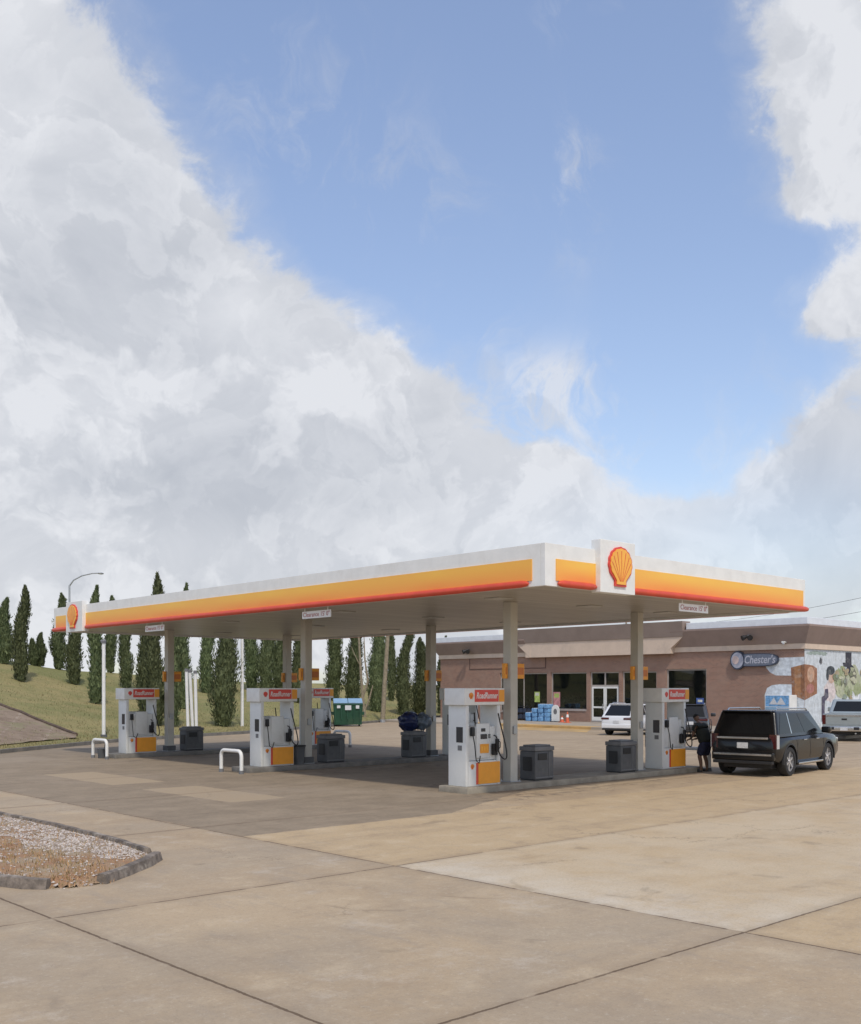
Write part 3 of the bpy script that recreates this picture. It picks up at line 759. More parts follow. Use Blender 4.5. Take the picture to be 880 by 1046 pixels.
for a, b in (((X0+.36, Y0-.04, 4.665), (17.86, Y0-.04, 4.665)), ((19.09, Y0-.04, 4.665), (X1+.09, Y0-.04, 4.665)),
             ((X0-.04, Y0+.42, 4.665), (X0-.04, 35.45, 4.665)), ((X0-.04, 36.8, 4.665), (X0-.04, Y1+.05, 4.665)), ((X1+.04, Y0+.35, 4.665), (X1+.04, Y1-.3, 4.665))):
    bull(a, b).build('red_trim', M['red'], can, 50)
# drip edge lining the underside
lh = mat('light_housing', (.5, .49, .46), .4)
for k in range(3):
    for j in range(4):
        x = X0+2.0+k*3.45; y = Y0+3.2+j*6.0
        g = MB(); g.box(x-.25, x+.25, y-.25, y+.25, ZS-.025, ZS-.002, .01); g.build('recessed_light', lh, can)
# emblem panels
def shell_pts(s, grow=0.0):
    pts = []
    n = 57
    for i in range(n):
        th = R(-128)+R(256)*i/(n-1)
        r = .44+grow+.022*abs(math.cos(th*7/ (256/180)*1.0*PI/ PI*1.55))
        pts.append((math.sin(th)*r*s*1.0, (math.cos(th)*r*.93+.06)*s))
    pts += [((.20+grow)*s, (-.36)*s), ((.20+grow)*s, (-.47-grow)*s), (-(.20+grow)*s, (-.47-grow)*s), (-(.20+grow)*s, (-.36)*s)]
    return pts
def emblem(parent, origin, right, up, s, thick=.04):
    right = Vector(right); up = Vector(up); n = right.cross(up); O = Vector(origin)
    f = lambda p, h: O+right*p[0]+up*p[1]+n*h
    g = MB(); g.prism([f(p, 0) for p in shell_pts(s, .04)], n*thick); e = g.build('emblem', M['redsign'], parent)
    g = MB(); g.prism([f(p, thick+.0005) for p in shell_pts(s, -.012)], n*thick*.5); g.build('emblem_face', M['yellowc'], e)
    g = MB()
    for k in range(-3, 4):
        th = R(k*27); b = (math.sin(th)*.06*s, -.38*s); tpt = (math.sin(th)*.40*s, (math.cos(th)*.36+.05)*s); w = .009*s
        d = Vector((tpt[0]-b[0], tpt[1]-b[1])).normalized(); q = Vector((-d.y, d.x))*w
        g.prism([f((b[0]-q.x*.4, b[1]-q.y*.4), thick*1.5+.001), f((b[0]+q.x*.4, b[1]+q.y*.4), thick*1.5+.001), f((tpt[0]+q.x, tpt[1]+q.y), thick*1.5+.001), f((tpt[0]-q.x, tpt[1]-q.y), thick*1.5+.001)], n*.004*max(1, s))
    g.build('emblem_rib', M['redsign'], e)
    return e
g = MB(); g.box(17.86, 19.09, Y0-.15, Y0+.1, 4.56, 5.70, .012); lp = g.build('emblem_panel', M['white'], can)
emblem(lp, (18.52, Y0-.15, 5.14), (1, 0, 0), (0, 0, 1), .84)
g = MB(); g.box(X0-.15, X0+.1, 35.45, 36.8, 4.52, 5.60, .012); lp = g.build('emblem_panel', M['white'], can)
emblem(lp, (X0-.15, 36.2, 5.07), (0, -1, 0), (0, 0, 1), .84)
mat_mark = mat('marker_brown', (.55, .17, .04), .5)
cols_ = [(19.35, 17.9), (19.35, 26.57), (19.35, 35.19), (24.67, 17.9), (24.67, 26.57), (24.67, 35.19)]
for (x, y) in cols_:
    w = .13
    g = MB(); g.box(x-w, x+w, y-w, y+w, 0.15, ZS, .012); c = g.build('column', M['column'], can)
    g = MB(); g.box(x-.19, x+.19, y-.19, y+.19, .15, .17, .004)
    for sx in (-1, 1):
        for sy in (-1, 1): g.cyl((x+sx*.16, y+sy*.16, .17), (x+sx*.16, y+sy*.16, .2), .015, n=6)
    g.build('base_plate', M['steel'], c)
    if y > 20:
        g = MB(); g.box(x-.175, x+.175, y-.175, y+.175, .172, .36, .015); g.build('plinth', M['grey'], c)
    for sx in (-1, 1):
        xa, xb = (x+w+.02, x+w+.34) if sx > 0 else (x-w-.34, x-w-.02)
        if sx < 0: xa = x-w-.13
        g = MB(); g.box(xa, xb, y-.05, y+.05, 2.74, 3.12, .012); g.build('pump_marker', M['orange'], c)
        g = MB(); g.box(xa+.035, xb-.035, y-.056, y-.0505, 2.84, 3.02); g.build('marker_print', mat_mark, c)
        g = MB(); g.box(min(x+sx*w, xa if sx > 0 else xb), max(x+sx*w, xa if sx > 0 else xb), y-.02, y+.02, 2.9, 2.96); g.build('bracket', M['steel'], c)
    g = MB(); g.box(x-.06, x+.06, y-w-.05, y-w, 1.35, 1.55, .01); g.build('switch_box', M['steel'], c)
# clearance signs
def clearance(px, Xp, Yp, right, label):
    right = Vector(right); n = right.cross(Vector((0, 0, 1)))
    t = thing('clearance_sign', label, 'sign', (Xp, Yp, 4.33), 0, 'clearance signs hung from the fascia')
    g = MB(); a = -right*.62; b = right*.62
    g.prism([a+Vector((0, 0, 0)), b, b+Vector((0, 0, .19)), a+Vector((0, 0, .19))], -n*.02); g.build('board', M['white'], t)
    for s in (-.5, .5):
        g = MB(); g.tube([right*s+Vector((0, 0, .19)), right*s+Vector((0, 0, .36))], .012, 6); g.build('hanger', M['white'], t)
    text_on('lettering', "Clearance 15' 0\"", .17, M['darklip'], t, n*.002+Vector((0, 0, .095)), right, (0, 0, 1), 1.14, ext=.002)
y, d = onX(320, X0); clearance(320, X0+.1, y, (0, -1, 0), 'white clearance sign under the long fascia, before the middle column')
y, d = onX(155, X0); clearance(155, X0+.1, y, (0, -1, 0), 'white clearance sign under the long fascia, near its far left end')
x, d = onY(713, Y0); clearance(713, x, Y0+.1, (1, 0, 0), 'white clearance sign under the short right-hand fascia')

# ------------------------------------------------------------------ islands, pumps, guards
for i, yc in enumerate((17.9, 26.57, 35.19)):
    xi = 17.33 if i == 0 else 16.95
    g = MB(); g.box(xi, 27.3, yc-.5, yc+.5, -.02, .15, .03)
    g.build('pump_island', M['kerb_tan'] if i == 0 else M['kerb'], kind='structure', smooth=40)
def make_pump(x0, yc, label):
    # local origin: near corner on the island top; X along the island
    t = thing('fuel_pump', label, 'fuel pump', (x0, yc, .15), 0, 'fuel pumps on the islands')
    Wd, D = 1.38, .35
    g = MB(); g.box(.205, Wd-.205, -D+.06, D-.06, .0, .60, .015); g.build('lower_cabinet', M['pumpwhite'], t, 40)
    for sx in (.09, Wd-.20):
        g = MB(); g.box(sx, sx+.11, -D+.05, D-.05, 0, 1.94, .02); s = g.build('side_panel', M['pumpwhite'], t, 40)
        if sx < .2:
            g = MB(); g.box(sx-.006, sx-.0005, -.20, .02, 1.05, 1.42); g.build('notice', M['screen'], s)
            g = MB(); g.box(sx-.006, sx-.0005, -.17, -.03, .86, .98); g.build('notice', M['grey2'], s)
    g = MB(); g.box(.21, Wd-.21, -.24, .24, .605, 1.42, .03); hd = g.build('dispenser_head', M['pumpwhite'], t, 40)
    for sy in (-1, 1):
        yy = lambda a, b: (min(sy*a, sy*b), max(sy*a, sy*b))
        g = MB(); y_ = yy(.242, .27); g.box(.48, .94, y_[0], y_[1], .66, 1.50, .03); bz = g.build('bezel', M['pumpwhite'], hd, 40)
        y_ = yy(.271, .282)
        g = MB(); g.box(.62, .84, y_[0], y_[1], 1.12, 1.24, .004); g.build('display', M['screen'], bz)
        g = MB(); g.box(.64, .78, y_[0], y_[1], 1.30, 1.38, .004); g.build('display', M['screen'], bz)
        g = MB()
        for r in range(3):
            for c in range(3): g.box(.88+c*.03, .90+c*.03, y_[0], y_[1], 1.14+r*.035, 1.165+r*.035)
        g.build('keypad', M['grey'], bz)
        g = MB(); g.box(.60, .90, y_[0], y_[1], .78, 1.0, .004); g.build('grade_panel', M['orange'], bz)
        g = MB(); y2 = yy(.283, .288)
        for k in range(3): g.box(.63+k*.09, .69+k*.09, y2[0], y2[1], .84, .94, .002)
        g.build('grade_button', M['yellowc'], bz)
        y_ = yy(D-.06+.001, D-.06+.014)
        g = MB(); g.box(.52, Wd-.11, y_[0], y_[1], .04, .56, .004); g.build('orange_panel', M['orange'], t)
        g = MB(); g.box(.45, .517, y_[0], y_[1], .04, .56, .004); g.build('red_stripe', M['red'], t)
        emblem(t, (.32, sy*(D-.06+.001), .47), (-sy*-1 if False else (1 if sy < 0 else -1), 0, 0), (0, 0, 1), .12, .006)
        # nozzle, boot and hose
        g = MB(); y_ = yy(.262, .36); g.box(1.0, 1.14, y_[0], y_[1], .72, 1.0, .02); bt_ = g.build('nozzle_boot', M['black'], t, 40)
        g = MB(); g.box(1.03, 1.11, *yy(.36, .44), .82, 1.12, .02); g.tube([(1.07, sy*.40, 1.1), (1.07, sy*.36, 1.18), (1.07, sy*.28, 1.2)], .016, 8)
        g.tube([(1.07, sy*.43, .86), (1.07, sy*.50, .92), (1.07, sy*.50, 1.04), (1.07, sy*.43, 1.08)], .012, 6); g.build('nozzle', M['black'], t, 40)
        g = MB(); pts = []
        for k in range(15):
            u = k/14; pts.append((1.09+.20*math.sin(u*PI), sy*(.41+.10*math.sin(u*PI)), .84-.60*math.sin(u*PI)**.8*(1-.1*u)+u*.9))
        g.tube(pts, .017, 8); g.build('hose', M['rubber'], t, 60)
        g = MB(); g.tube([(.30, sy*.30, 1.35), (.27, sy*.42, 1.0), (.30, sy*.44, .62), (.42, sy*.42, .56), (.52, sy*.36, .72)], .013, 8); g.build('hose', M['rubber'], t, 60)
        g = MB(); g.box(.26, .36, *yy(.262, .35), 1.20, 1.42, .02); g.build('nozzle', M['black'], t, 40)
    g = MB(); g.box(0, Wd, -D, D, 1.942, 2.35, .02); v = g.build('valance', M['white'], t, 40)
    for sy in (-1, 1):
        y_ = (-D-.010, -D-.001) if sy < 0 else (D+.001, D+.010); rt = (1, 0, 0) if sy < 0 else (-1, 0, 0)
        g = MB(); g.box(.34 if sy < 0 else .22, (Wd-.22) if sy < 0 else Wd-.34, *y_, 2.02, 2.31, .003); g.build('name_panel', M['redsign'], v)
        text_on('lettering', 'RoadRunner', .21, M['white'], v, ((Wd/2+.06) if sy < 0 else Wd/2-.06, sy*(D+.012), 2.165), rt, (0, 0, 1), .74, shear=.25, ext=.002, bold=.003)
        xa = (Wd-.20, Wd-.012) if sy < 0 else (.012, .20)
        g = MB(); g.box(*xa, *y_, 2.02, 2.31, .003); g.build('amber_end', M['orange'], v)
        emblem(v, (.22 if sy < 0 else Wd-.22, sy*D, 2.165), rt, (0, 0, 1), .15, .006)
    g = MB(); g.box(Wd+.001, Wd+.01, -D+.04, D-.04, 2.02, 2.31, .003); g.build('amber_end', M['orange'], v)
    return t
pump = make_pump(17.38, 17.9, 'nearest fuel pump, standing left of the front canopy column')
PL = [((17.38, 26.57), 'middle fuel pump with a white hoop guard at its left'), ((17.38, 35.19), 'leftmost and farthest fuel pump, nearest the grass slope'),
      ((25.4, 17.9), 'rightmost fuel pump, beside the bending man and black SUV'), ((25.4, 26.57), 'fuel pump on the middle island hidden behind the nearest pump'),
      ((25.4, 35.19), 'far fuel pump just right of the middle column, before the dumpster')]
for (x, y), lab in PL: dup(pump, (x, y, .15), None, lab)

def hoop(x, yc, label):
    t = thing('hoop_guard', label, 'bollard', (x, yc, 0), 0, 'white hoop guards at island ends')
    w, h, r = .55, .66, .16; pts = [(0, -w, 0.02), (0, -w, h-r)]
    pts += [(0, -w+r-r*math.cos(a), h-r+r*math.sin(a)) for a in (R(22), R(45), R(67), R(90))]
    pts += [(0, w-r+r*math.sin(a), h-r+r*math.cos(a)) for a in (0, R(22), R(45), R(67), R(90))]
    pts += [(0, w, 0.02)]
    g = MB(); g.tube(pts, .055, 12); g.build('pipe', M['white'], t, 60)
    for s in (-w, w):
        g = MB(); g.cyl((0, s, 0), (0, s, .10), .075, .068, 12); g.build('sleeve', M['grey2'], t, 50)
    return t
hp = hoop(16.62, 26.55, 'white hoop guard left of the middle fuel pump')
for x, y, lab in ((16.62, 35.19, 'white hoop guard left of the leftmost fuel pump'), (27.5, 35.19, 'white hoop guard at the far end of the far island, below the dumpster'),
                  (27.55, 17.9, 'white hoop guard behind the bending man'), (27.5, 26.57, 'white hoop guard at the far end of the middle island')):
    dup(hp, (x, y, 0), None, lab)
# small meter box under the leftmost hoop
t = thing('squeegee_bucket', 'small dark bucket standing inside the leftmost hoop guard', 'bucket', (16.75, 35.3, 0))
g = MB(); g.cyl((0, 0, 0), (0, 0, .34), .13, .17, 14); g.build('pail', M['grey'], t, 40)
g = MB(); g.tube([(.05, 0, .2), (.12, -.05, .62)], .012, 6); g.box(.04, .2, -.08, -.03, .6, .66, .01); g.build('squeegee', M['black'], t)

def make_bin(x, y, wx, label, h=.88):
    t = thing('waste_bin', label, 'bin', (x, y, .15), 0, 'grey waste and windscreen service bins')
    w2 = .26
    g = MB(); g.box(0, wx, -w2, w2, .03, h-.14, .025); b = g.build('body', M['grey'], t, 40)
    g = MB(); g.box(.02, wx-.02, -w2+.02, w2-.02, 0, .05); g.build('foot', M['black'], t)
    g = MB(); g.box(-.015, wx+.015, -w2-.015, w2+.015, h-.135, h-.02, .02); g.box(.06, wx-.06, -w2+.05, w2-.05, h-.02, h+.02, .015); g.build('hood', M['grey2'], t, 40)
    g = MB(); g.box(.14*wx, .62*wx, -w2-.018, -w2-.002, h-.36, h-.19, .01); g.build('slot', M['black'], t)
    g = MB(); g.box(-.018, -.002, -.15, .15, .25, .60, .01); g.build('side_hatch', M['black'], t)
    g = MB(); g.box(wx*.72, wx*.74, -w2-.012, -w2, .05, h-.15); g.box(.02, wx-.02, -w2-.012, -w2, .06, .09); g.build('panel_seam', M['grey2'], t)
    return t
bn = make_bin(19.9, 17.82, .72, 'grey waste bin right of the front canopy column')
for x, y, lab in ((23.5, 17.85, 'grey waste bin left of the front right canopy column'), (19.9, 26.5, 'dark grey waste bin beside the middle column'),
                  (19.9, 35.15, 'dark grey waste bin beside the left column, below the vent pipes'), (23.45, 26.5, 'dark waste bin carrying the round blue bundle'),
                  (23.5, 35.15, 'dark waste bin on the far island before the far column')):
    dup(bn, (x, y, .15), None, lab)
t = thing('paper_bin', 'small dark bin between the middle pump and the middle column', 'bin', (18.88, 26.3, .15))
g = MB(); g.loft([[(sx*a, sy*a*.9, z) for sx, sy in ((-1, -1), (1, -1), (1, 1), (-1, 1))] for a, z in ((.11, 0), (.14, .5), (.15, .55))]); g.build('body', M['grey'], t)
g = MB(); g.box(-.16, .16, -.15, .15, .555, .60, .015); g.build('rim', M['black'], t)
# blue bundle
t = thing('blue_bundle', 'lumpy round bundle of blue and grey plastic on top of a waste bin', 'bundle', (23.85, 26.5, 1.06))
def lump(c, r, sc, seed):
    bm = bmesh.new(); bmesh.ops.create_icosphere(bm, subdivisions=4, radius=r)
    for v in bm.verts:
        nn = v.co.normalized(); v.co += nn*r*(.22*mnoise.noise(nn*2.2+Vector((seed, 0, 0)))+.10*mnoise.noise(nn*6+Vector((0, seed, 0))))
        v.co = Vector((v.co.x*sc[0]+c[0], v.co.y*sc[1]+c[1], v.co.z*sc[2]+c[2]))
    return bm
g = MB(); g.add(lump((-.12, .12, .30), .40, (1, 1, .82), 3)); g.build('blue_cover', M['bluebag'], t, 60)
g = MB(); g.add(lump((.2, -.12, .30), .34, (1, 1, .85), 8)); g.build('grey_cover', mat('grey_plastic', (.10, .13, .17), .35, var=.5, scale=5), t, 60)

# ------------------------------------------------------------------ poles, lamp, vents, wires
p, d = hill_at(106, 753)
t = thing('white_post', 'short white post with a small head left of the leftmost pump', 'post', p); h = Zat(657, d)-p.z
g = MB(); g.cyl((0, 0, .05), (0, 0, h), .085, .08, 14); g.build('shaft', M['white'], t, 40)
g = MB(); g.cyl((0, 0, -.1), (0, 0, .12), .17, .15, 14); g.build('footing', M['grey'], t, 40)
g = MB(); g.ball((0, 0, h+.08), .12, (1, 1, .8)); g.cyl((0, 0, h), (.0, 0, h+.05), .12, n=12); g.build('cap', M['grey2'], t, 50)
p, d = hill_at(247.5, 742)
t = thing('light_pole', 'tall slim white light pole behind the canopy, its head above the roof', 'light pole', p); h = Zat(600, d)-p.z
g = MB(); g.cyl((0, 0, 0), (0, 0, h), .095, .07, 12); g.build('shaft', M['white'], t, 40)
g = MB(); g.box(-.35, .35, -.12, .12, h, h+.10, .03); g.build('lamp_head', M['grey2'], t, 40)
g = MB(); g.box(-.3, .3, -.09, .09, h-.012, h-.001); g.build('lens', M['lampglass'], t)
q = W(71, 92, 0)
t = thing('street_lamp', 'tall street lamp with a curved arm above the far left canopy corner', 'street lamp', q); h = Zat(598, 92)
rr = Vector((RX, RY, 0))
g = MB(); g.tube([(0, 0, 0), (0, 0, h*.5), (0, 0, h)], [.14, .11, .08], 10); g.build('shaft', M['steel'], t, 50)
g = MB(); g.tube([Vector((0, 0, h-.05)), rr*.35+Vector((0, 0, h+.45)), rr*1.1+Vector((0, 0, h+.85)), rr*2.0+Vector((0, 0, h+1.05)), rr*2.55+Vector((0, 0, h+1.08))], [.07, .06, .055, .05, .05], 8); g.build('arm', M['steel'], t, 50)
g = MB(); g.ball(rr*2.75+Vector((0, 0, h+1.05)), .3, (1, .6, .3), 12); g.build('lamp_head', M['steel'], t, 50)
for i, (px, tx, dd, lab) in enumerate(((192.5, 190.5, 50, 'leftmost of the three white fuel tank vent pipes'), (197.5, 194, 50.4, 'leaning middle one of the three white vent pipes'), (201, 199.5, 50, 'rightmost of the three white fuel tank vent pipes'))):
    b = W(px, dd, 0); t = thing('vent_pipe', lab, 'vent pipe', b, 0, 'white vent pipes')
    top = W(tx, dd, Zat(686+i, dd))-b
    g = MB(); g.tube([(0, 0, 0), top*.5, top], .075, 10); g.build('pipe', M['white'], t, 50)
    g = MB(); g.cyl(top, top+Vector((0, 0, .14)), .095, .085, 10); g.build('cap', M['grey2'], t, 40)
# power line
A = W(1040, 70, 0); Bp = W(640, 175, 0)
for p0, lab, hh in ((A, 'wooden power pole standing to the right of the pickup', 11.2), (Bp, 'wooden power pole hidden behind the store', 13.6)):
    t = thing('power_pole', lab, 'pole', p0, 0, 'power poles'); g = MB(); g.cyl((0, 0, 0), (0, 0, hh), .17, .12, 10); g.build('shaft', M['wood'], t, 40)
    g = MB(); g.box(-.9, .9, -.06, .06, hh-.8, hh-.65); g.build('crossarm', M['wood'], t)
for k, (dz, s) in enumerate(((0, -.8), (-1.1, .0))):
    a = A+Vector((s, 0, 10.9+dz)); b = Bp+Vector((s, 0, 13.3+dz)); pts = []
    for i in range(41):
        u = i/40; q = a.lerp(b, u); q.z -= 1.6*4*u*(1-u); pts.append(q)
    g = MB(); g.tube(pts, .016, 5); o = g.build('power_line', M['black']); tag(o, ('upper' if k == 0 else 'lower')+' dark power line crossing the sky above the store', 'cable')

# ------------------------------------------------------------------ dumpster
t = thing('dumpster', 'green steel dumpster with a pale blue lid before the junipers', 'dumpster', W(355.5, 68.5, 0), math.atan2(RY, RX)+R(6))
w2 = .95
g = MB(); g.loft([[(-w2*.94, -.55, .12), (w2*.94, -.55, .12), (w2*.94, .6, .12), (-w2*.94, .6, .12)], [(-w2, -.75, 1.40), (w2, -.75, 1.40), (w2, .75, 1.40), (-w2, .75, 1.40)], [(-w2, -.75, 1.50), (w2, -.75, 1.50), (w2, .75, 1.75), (-w2, .75, 1.75)]]); g.build('hopper', M['green'], t)
g = MB()
for k in range(5): g.box(-.85+k*.4, -.80+k*.4, -.78, -.70, .5, 1.2)
g.box(-w2-.03, w2+.03, -.79, -.74, 1.40, 1.48); g.build('rib', M['green'], t)
for s in (-1, 1):
    g = MB(); g.prism([(s*.48-.46, -.80, 1.515), (s*.48+.46, -.80, 1.515), (s*.48+.46, .76, 1.775), (s*.48-.46, .76, 1.775)], (0, 0, .05)); g.build('lid', M['bluelid'], t)
    g = MB(); g.box(s*w2-.12, s*w2+.12, -.4, .4, .75, .95); g.build('fork_pocket', M['green'], t)
g = MB()
for x0, x1, z0, z1 in ((-.72, -.5, 1.2, 1.38), (-.2, .2, 1.08, 1.38), (.5, .72, 1.17, 1.38)): g.box(x0, x1, -.80, -.795+.0, z0, z1)
g.build('sticker', M['plate'], t)
for sx in (-.75, .75):
    for sy in (-.4, .45):
        g = MB(); g.cyl((sx-.04, sy, .09), (sx+.04, sy, .09), .09, n=12); g.build('wheel', M['rubber'], t)

# ------------------------------------------------------------------ store
SX = 57.4; CY = 29.8; LY = 60.7
st = thing('convenience_store', 'single storey brick convenience store with brown and cream fascia', 'building', (SX, CY, 0))
def fy(px): return onX(px, SX)[0]
def fz(px, py): return Zat(py, onX(px, SX)[1])
Ofs = Vector((SX, CY, 0))
def sb(g, x0, x1, y0, y1, z0, z1, bev=0): g.box(x0-SX, x1-SX, y0-CY, y1-CY, z0, z1, bev)
# front openings in Y (left px -> larger Y): name, y0, y1, z0, z1
ops = [('w', fy(559), fy(511), .75, 3.62), ('w', fy(599.5), fy(563), .95, 3.62), ('d', fy(632.5), fy(603), .15, 3.62), ('w', fy(671), fy(636), .95, 3.62), ('w', fy(722), fy(681), .3, 3.72)]
ops_s = sorted(ops, key=lambda o: o[1])
g = MB(); prev = CY
for k, (kd, a, b, z0, z1) in enumerate(ops_s):
    sb(g, SX, SX+.3, prev, a, 0, 4.8)
    sb(g, SX, SX+.3, a, b, z1, 4.8)
    if z0 > .2: sb(g, SX, SX+.3, a, b, 0, z0)
    prev = b
sb(g, SX, SX+.3, prev, LY, 0, 4.8)
g.box(.3, 18, 0, .3, 0, 4.8); g.box(.3, 18, LY-CY-.3, LY-CY, 0, 4.8); g.box(17.7, 18, .3, LY-CY-.3, 0, 4.8)
g.build('wall', M['brick'], st)
g = MB(); g.box(.3, 17.7, .3, LY-CY-.3, 4.5, 4.75); g.build('ceiling', M['interior'], st)
g = MB(); g.box(.3, 17.7, .3, LY-CY-.3, .1, .16); g.build('floor', M['interior'], st)
for kd, a, b, z0, z1 in ops:
    a -= CY; b -= CY; xf = .10
    g = MB(); fw_ = .09
    g.box(xf, xf+.1, a, a+fw_, z0, z1); g.box(xf, xf+.1, b-fw_, b, z0, z1); g.box(xf, xf+.1, a+fw_, b-fw_, z1-fw_, z1); g.box(xf, xf+.1, a+fw_, b-fw_, z0, z0+fw_)
    if kd == 'w':
        n_ = max(1, round((b-a)/2.6))
        for k in range(1, n_): g.box(xf+.002, xf+.098, a+(b-a)*k/n_-.03, a+(b-a)*k/n_+.03, z0+fw_, z1-fw_)
        w = g.build('window', M['tanframe'], st)
        g = MB(); g.box(xf+.045, xf+.055, a+fw_, b-fw_, z0+fw_, z1-fw_); g.build('pane', M['store_glass'], w)
        g = MB(); g.box(-.05, xf, a, b, z0-.06, z0-.002); g.build('sill', M['tanframe'], w)
    else:
        zt = 2.72; g.box(xf, xf+.1, a+fw_, b-fw_, zt-.10, zt)
        mid = (a+b)/2; g.box(xf+.002, xf+.098, mid-.05, mid+.05, zt, z1-fw_)
        w = g.build('entrance', M['tanframe'], st)
        g = MB(); g.box(xf+.045, xf+.055, a+fw_, b-fw_, zt, z1-fw_); g.build('pane', M['store_glass'], w)
        for s in (0, 1):
            y0, y1 = (a+fw_+.01, mid-.01) if s == 0 else (mid+.01, b-fw_-.01)
            g = MB(); g.box(xf-.01, xf+.05, y0, y0+.12, z0+.1, zt-.11); g.box(xf-.01, xf+.05, y1-.12, y1, z0+.1, zt-.11); g.box(xf-.01, xf+.05, y0+.12, y1-.12, zt-.24, zt-.11); g.box(xf-.01, xf+.05, y0+.12, y1-.12, z0+.1, z0+.36)
            g.box(xf-.01, xf+.05, y0+.12, y1-.12, 1.12, 1.24); dr = g.build('door', M['white'], st)
            g = MB(); g.box(xf+.015, xf+.025, y0+.12, y1-.12, z0+.36, 1.12); g.box(xf+.015, xf+.025, y0+.12, y1-.12, 1.24, zt-.24); g.build('pane', M['store_glass'], dr)
            yh = mid-.16 if s == 0 else mid+.16
            g = MB(); g.tube([(xf-.012, yh, 1.0), (xf-.08, yh, 1.02), (xf-.08, yh, 1.38), (xf-.012, yh, 1.4)], .018, 6); g.build('handle', M['steel'], dr)
# interior shelving rows
g = MB()
for k in range(7):
    y = 3+k*3.9; g.box(3.2, 3.7, y, y+2.8, .16, 1.7); g.box(7, 7.5, y, y+2.8, .16, 1.9)
g.build('shelving', M['shelf'], st)
# fascia: cream band and sloping brown cornice, both ends; taller centre section
yL, yR = fy(541)-CY, fy(690)-CY
def band(name, m, prof, y0, y1, side=True, yend=None):   # prof: list of (outset, z)
    g = MB()
    # front run, with mitred return along the side wall (at y0) if asked
    pts = [(o_, z) for o_, z in prof]
    n = len(pts)
    A = [(-o_, (y0-o_) if side else y0, z) for o_, z in pts]; B = [(-o_, (y1+o_) if yend else y1, z) for o_, z in pts]
    g.loft([A, B])
    if side:
        C = [(18.0, -o_, z) for o_, z in pts]; A2 = [(-o_, -o_, z) for o_, z in pts]; g.loft([A2, C])
    if yend:
        E = [(18.0, y1+o_, z) for o_, z in pts]; B2 = [(-o_, y1+o_, z) for o_, z in pts]; g.loft([B2, E])
    return g.build(name, m, st)
creamp = [(-.05, 4.80), (.10, 4.80), (.10, 5.12), (-.05, 5.12)]
brownp = [(-.05, 5.121), (.12, 5.121), (.62, 6.10), (.62, 6.20), (-.05, 6.20)]
band('cream_band', M['cream'], creamp, 0, yR); band('cream_band', M['cream'], creamp, yL, LY-CY, False, True)
band('brown_cornice', M['brown'], brownp, 0, yR); band('brown_cornice', M['brown'], [(o_, z if z < 6 else z-.12) for o_, z in brownp], yL, LY-CY, False, True)
g = MB(); g.box(-.45, -.05, yR+.02, yL-.02, 4.72, 5.78, .01); g.build('centre_band', M['cream'], st)
g = MB(); g.prism([(-.46, yR-.02, 5.10), (-.46, yR+.5, 4.72), (-.46, yR+.5, 5.78), (-.46, yR-.9, 5.78)], (.4, 0, 0)); g.build('centre_band', M['cream'], st); g = MB(); g.prism([(-.46, yL+.02, 5.10), (-.46, yL-.5, 4.72), (-.46, yL-.5, 5.78), (-.46, yL+.9, 5.78)], (.4, 0, 0)); g.build('centre_band', M['cream'], st)
g = MB(); g.prism([(-.5, yR-.9, 5.785), (-.5, yL+.9, 5.785), (-.85, yL+1.1, 6.75), (-.85, yR-1.1, 6.75)], (.9, 0, 0)); g.build('centre_cornice', M['brownlt'], st)
g = MB(); g.box(-.5, 17.9, -.45, yR-1.15, 6.21, 6.62, .03); g.box(-.5, 17.9, yL+1.15, LY-CY+.45, 6.09, 6.5, .03); g.box(2, 17.8, yR-1.1, yL+1.1, 6.2, 6.6, .03); g.build('roof', M['roofw'], st)
# thin conduit outline left of the entrance
g = MB(); a, b = fy(558)-CY, fy(480)-CY
g.box(-.03, -.002, a, b, 3.93, 3.98); g.box(-.03, -.002, a, a+.05, 3.98, 4.79); g.box(-.03, -.002, b-.05, b, 3.98, 4.79); g.build('conduit', mat('conduit_brown', (.10, .06, .05), .7), st)
# sidewalk
g = MB(); g.box(50.2, SX, CY-6, LY+2, -.02, .148, .0); g.box(SX, 75, CY-6, CY-.002, -.02, .146); g.build('sidewalk', M['sidewalk'], kind='structure')
g = MB(); g.box(50.0, 50.196, CY-6, LY+2, -.02, .150, .02); g.build('kerb_edge', M['sidewalk'], kind='structure')
g = MB(); g.quad((46.6, onX(604, 47)[0], .004), (49.99, onX(604, 50)[0], .004), (49.99, onX(480, 50)[0], .004), (46.6, onX(490, 47)[0], .004)); g.build('painted_strip', M['ykerb'], kind='structure')
g = MB(); g.box(49.99, 51.2, onX(604, 50)[0], onX(470, 50)[0], -.01, .155, .02); g.build('yellow_kerb', M['ykerb'], kind='structure')

# mural: flat paint on the side wall, wrapping the corner
def side_pt(px, py, off):
    x, d = onY(px, CY); return Vector((x-SX, -off, Zat(py, d)))
def front_pt(px, py, off):
    y, d = onX(px, SX); return Vector((-off, y-CY, Zat(py, d)))
mcol = {}
def mm(c, var=.2):
    k = c
    if k not in mcol: gy = sum(c)/3; mcol[k] = mat('mural_paint', srgb(*[v*.72+gy*.28 for v in c]), .8, var=var, scale=4, dirt=((.42, .42, .40), .5))
    return mcol[k]
def ell(cx, cy, rx, ry, n=18, a=0):
    return [(cx+rx*math.cos(t*2*PI/n)*math.cos(a)-ry*math.sin(t*2*PI/n)*math.sin(a), cy+rx*math.cos(t*2*PI/n)*math.sin(a)+ry*math.sin(t*2*PI/n)*math.cos(a)) for t in range(n)]
g = MB(); g.box(0, 16, -.006, -.001, .15, 4.79); mu = g.build('mural', mm((190, 199, 207), .16), st)
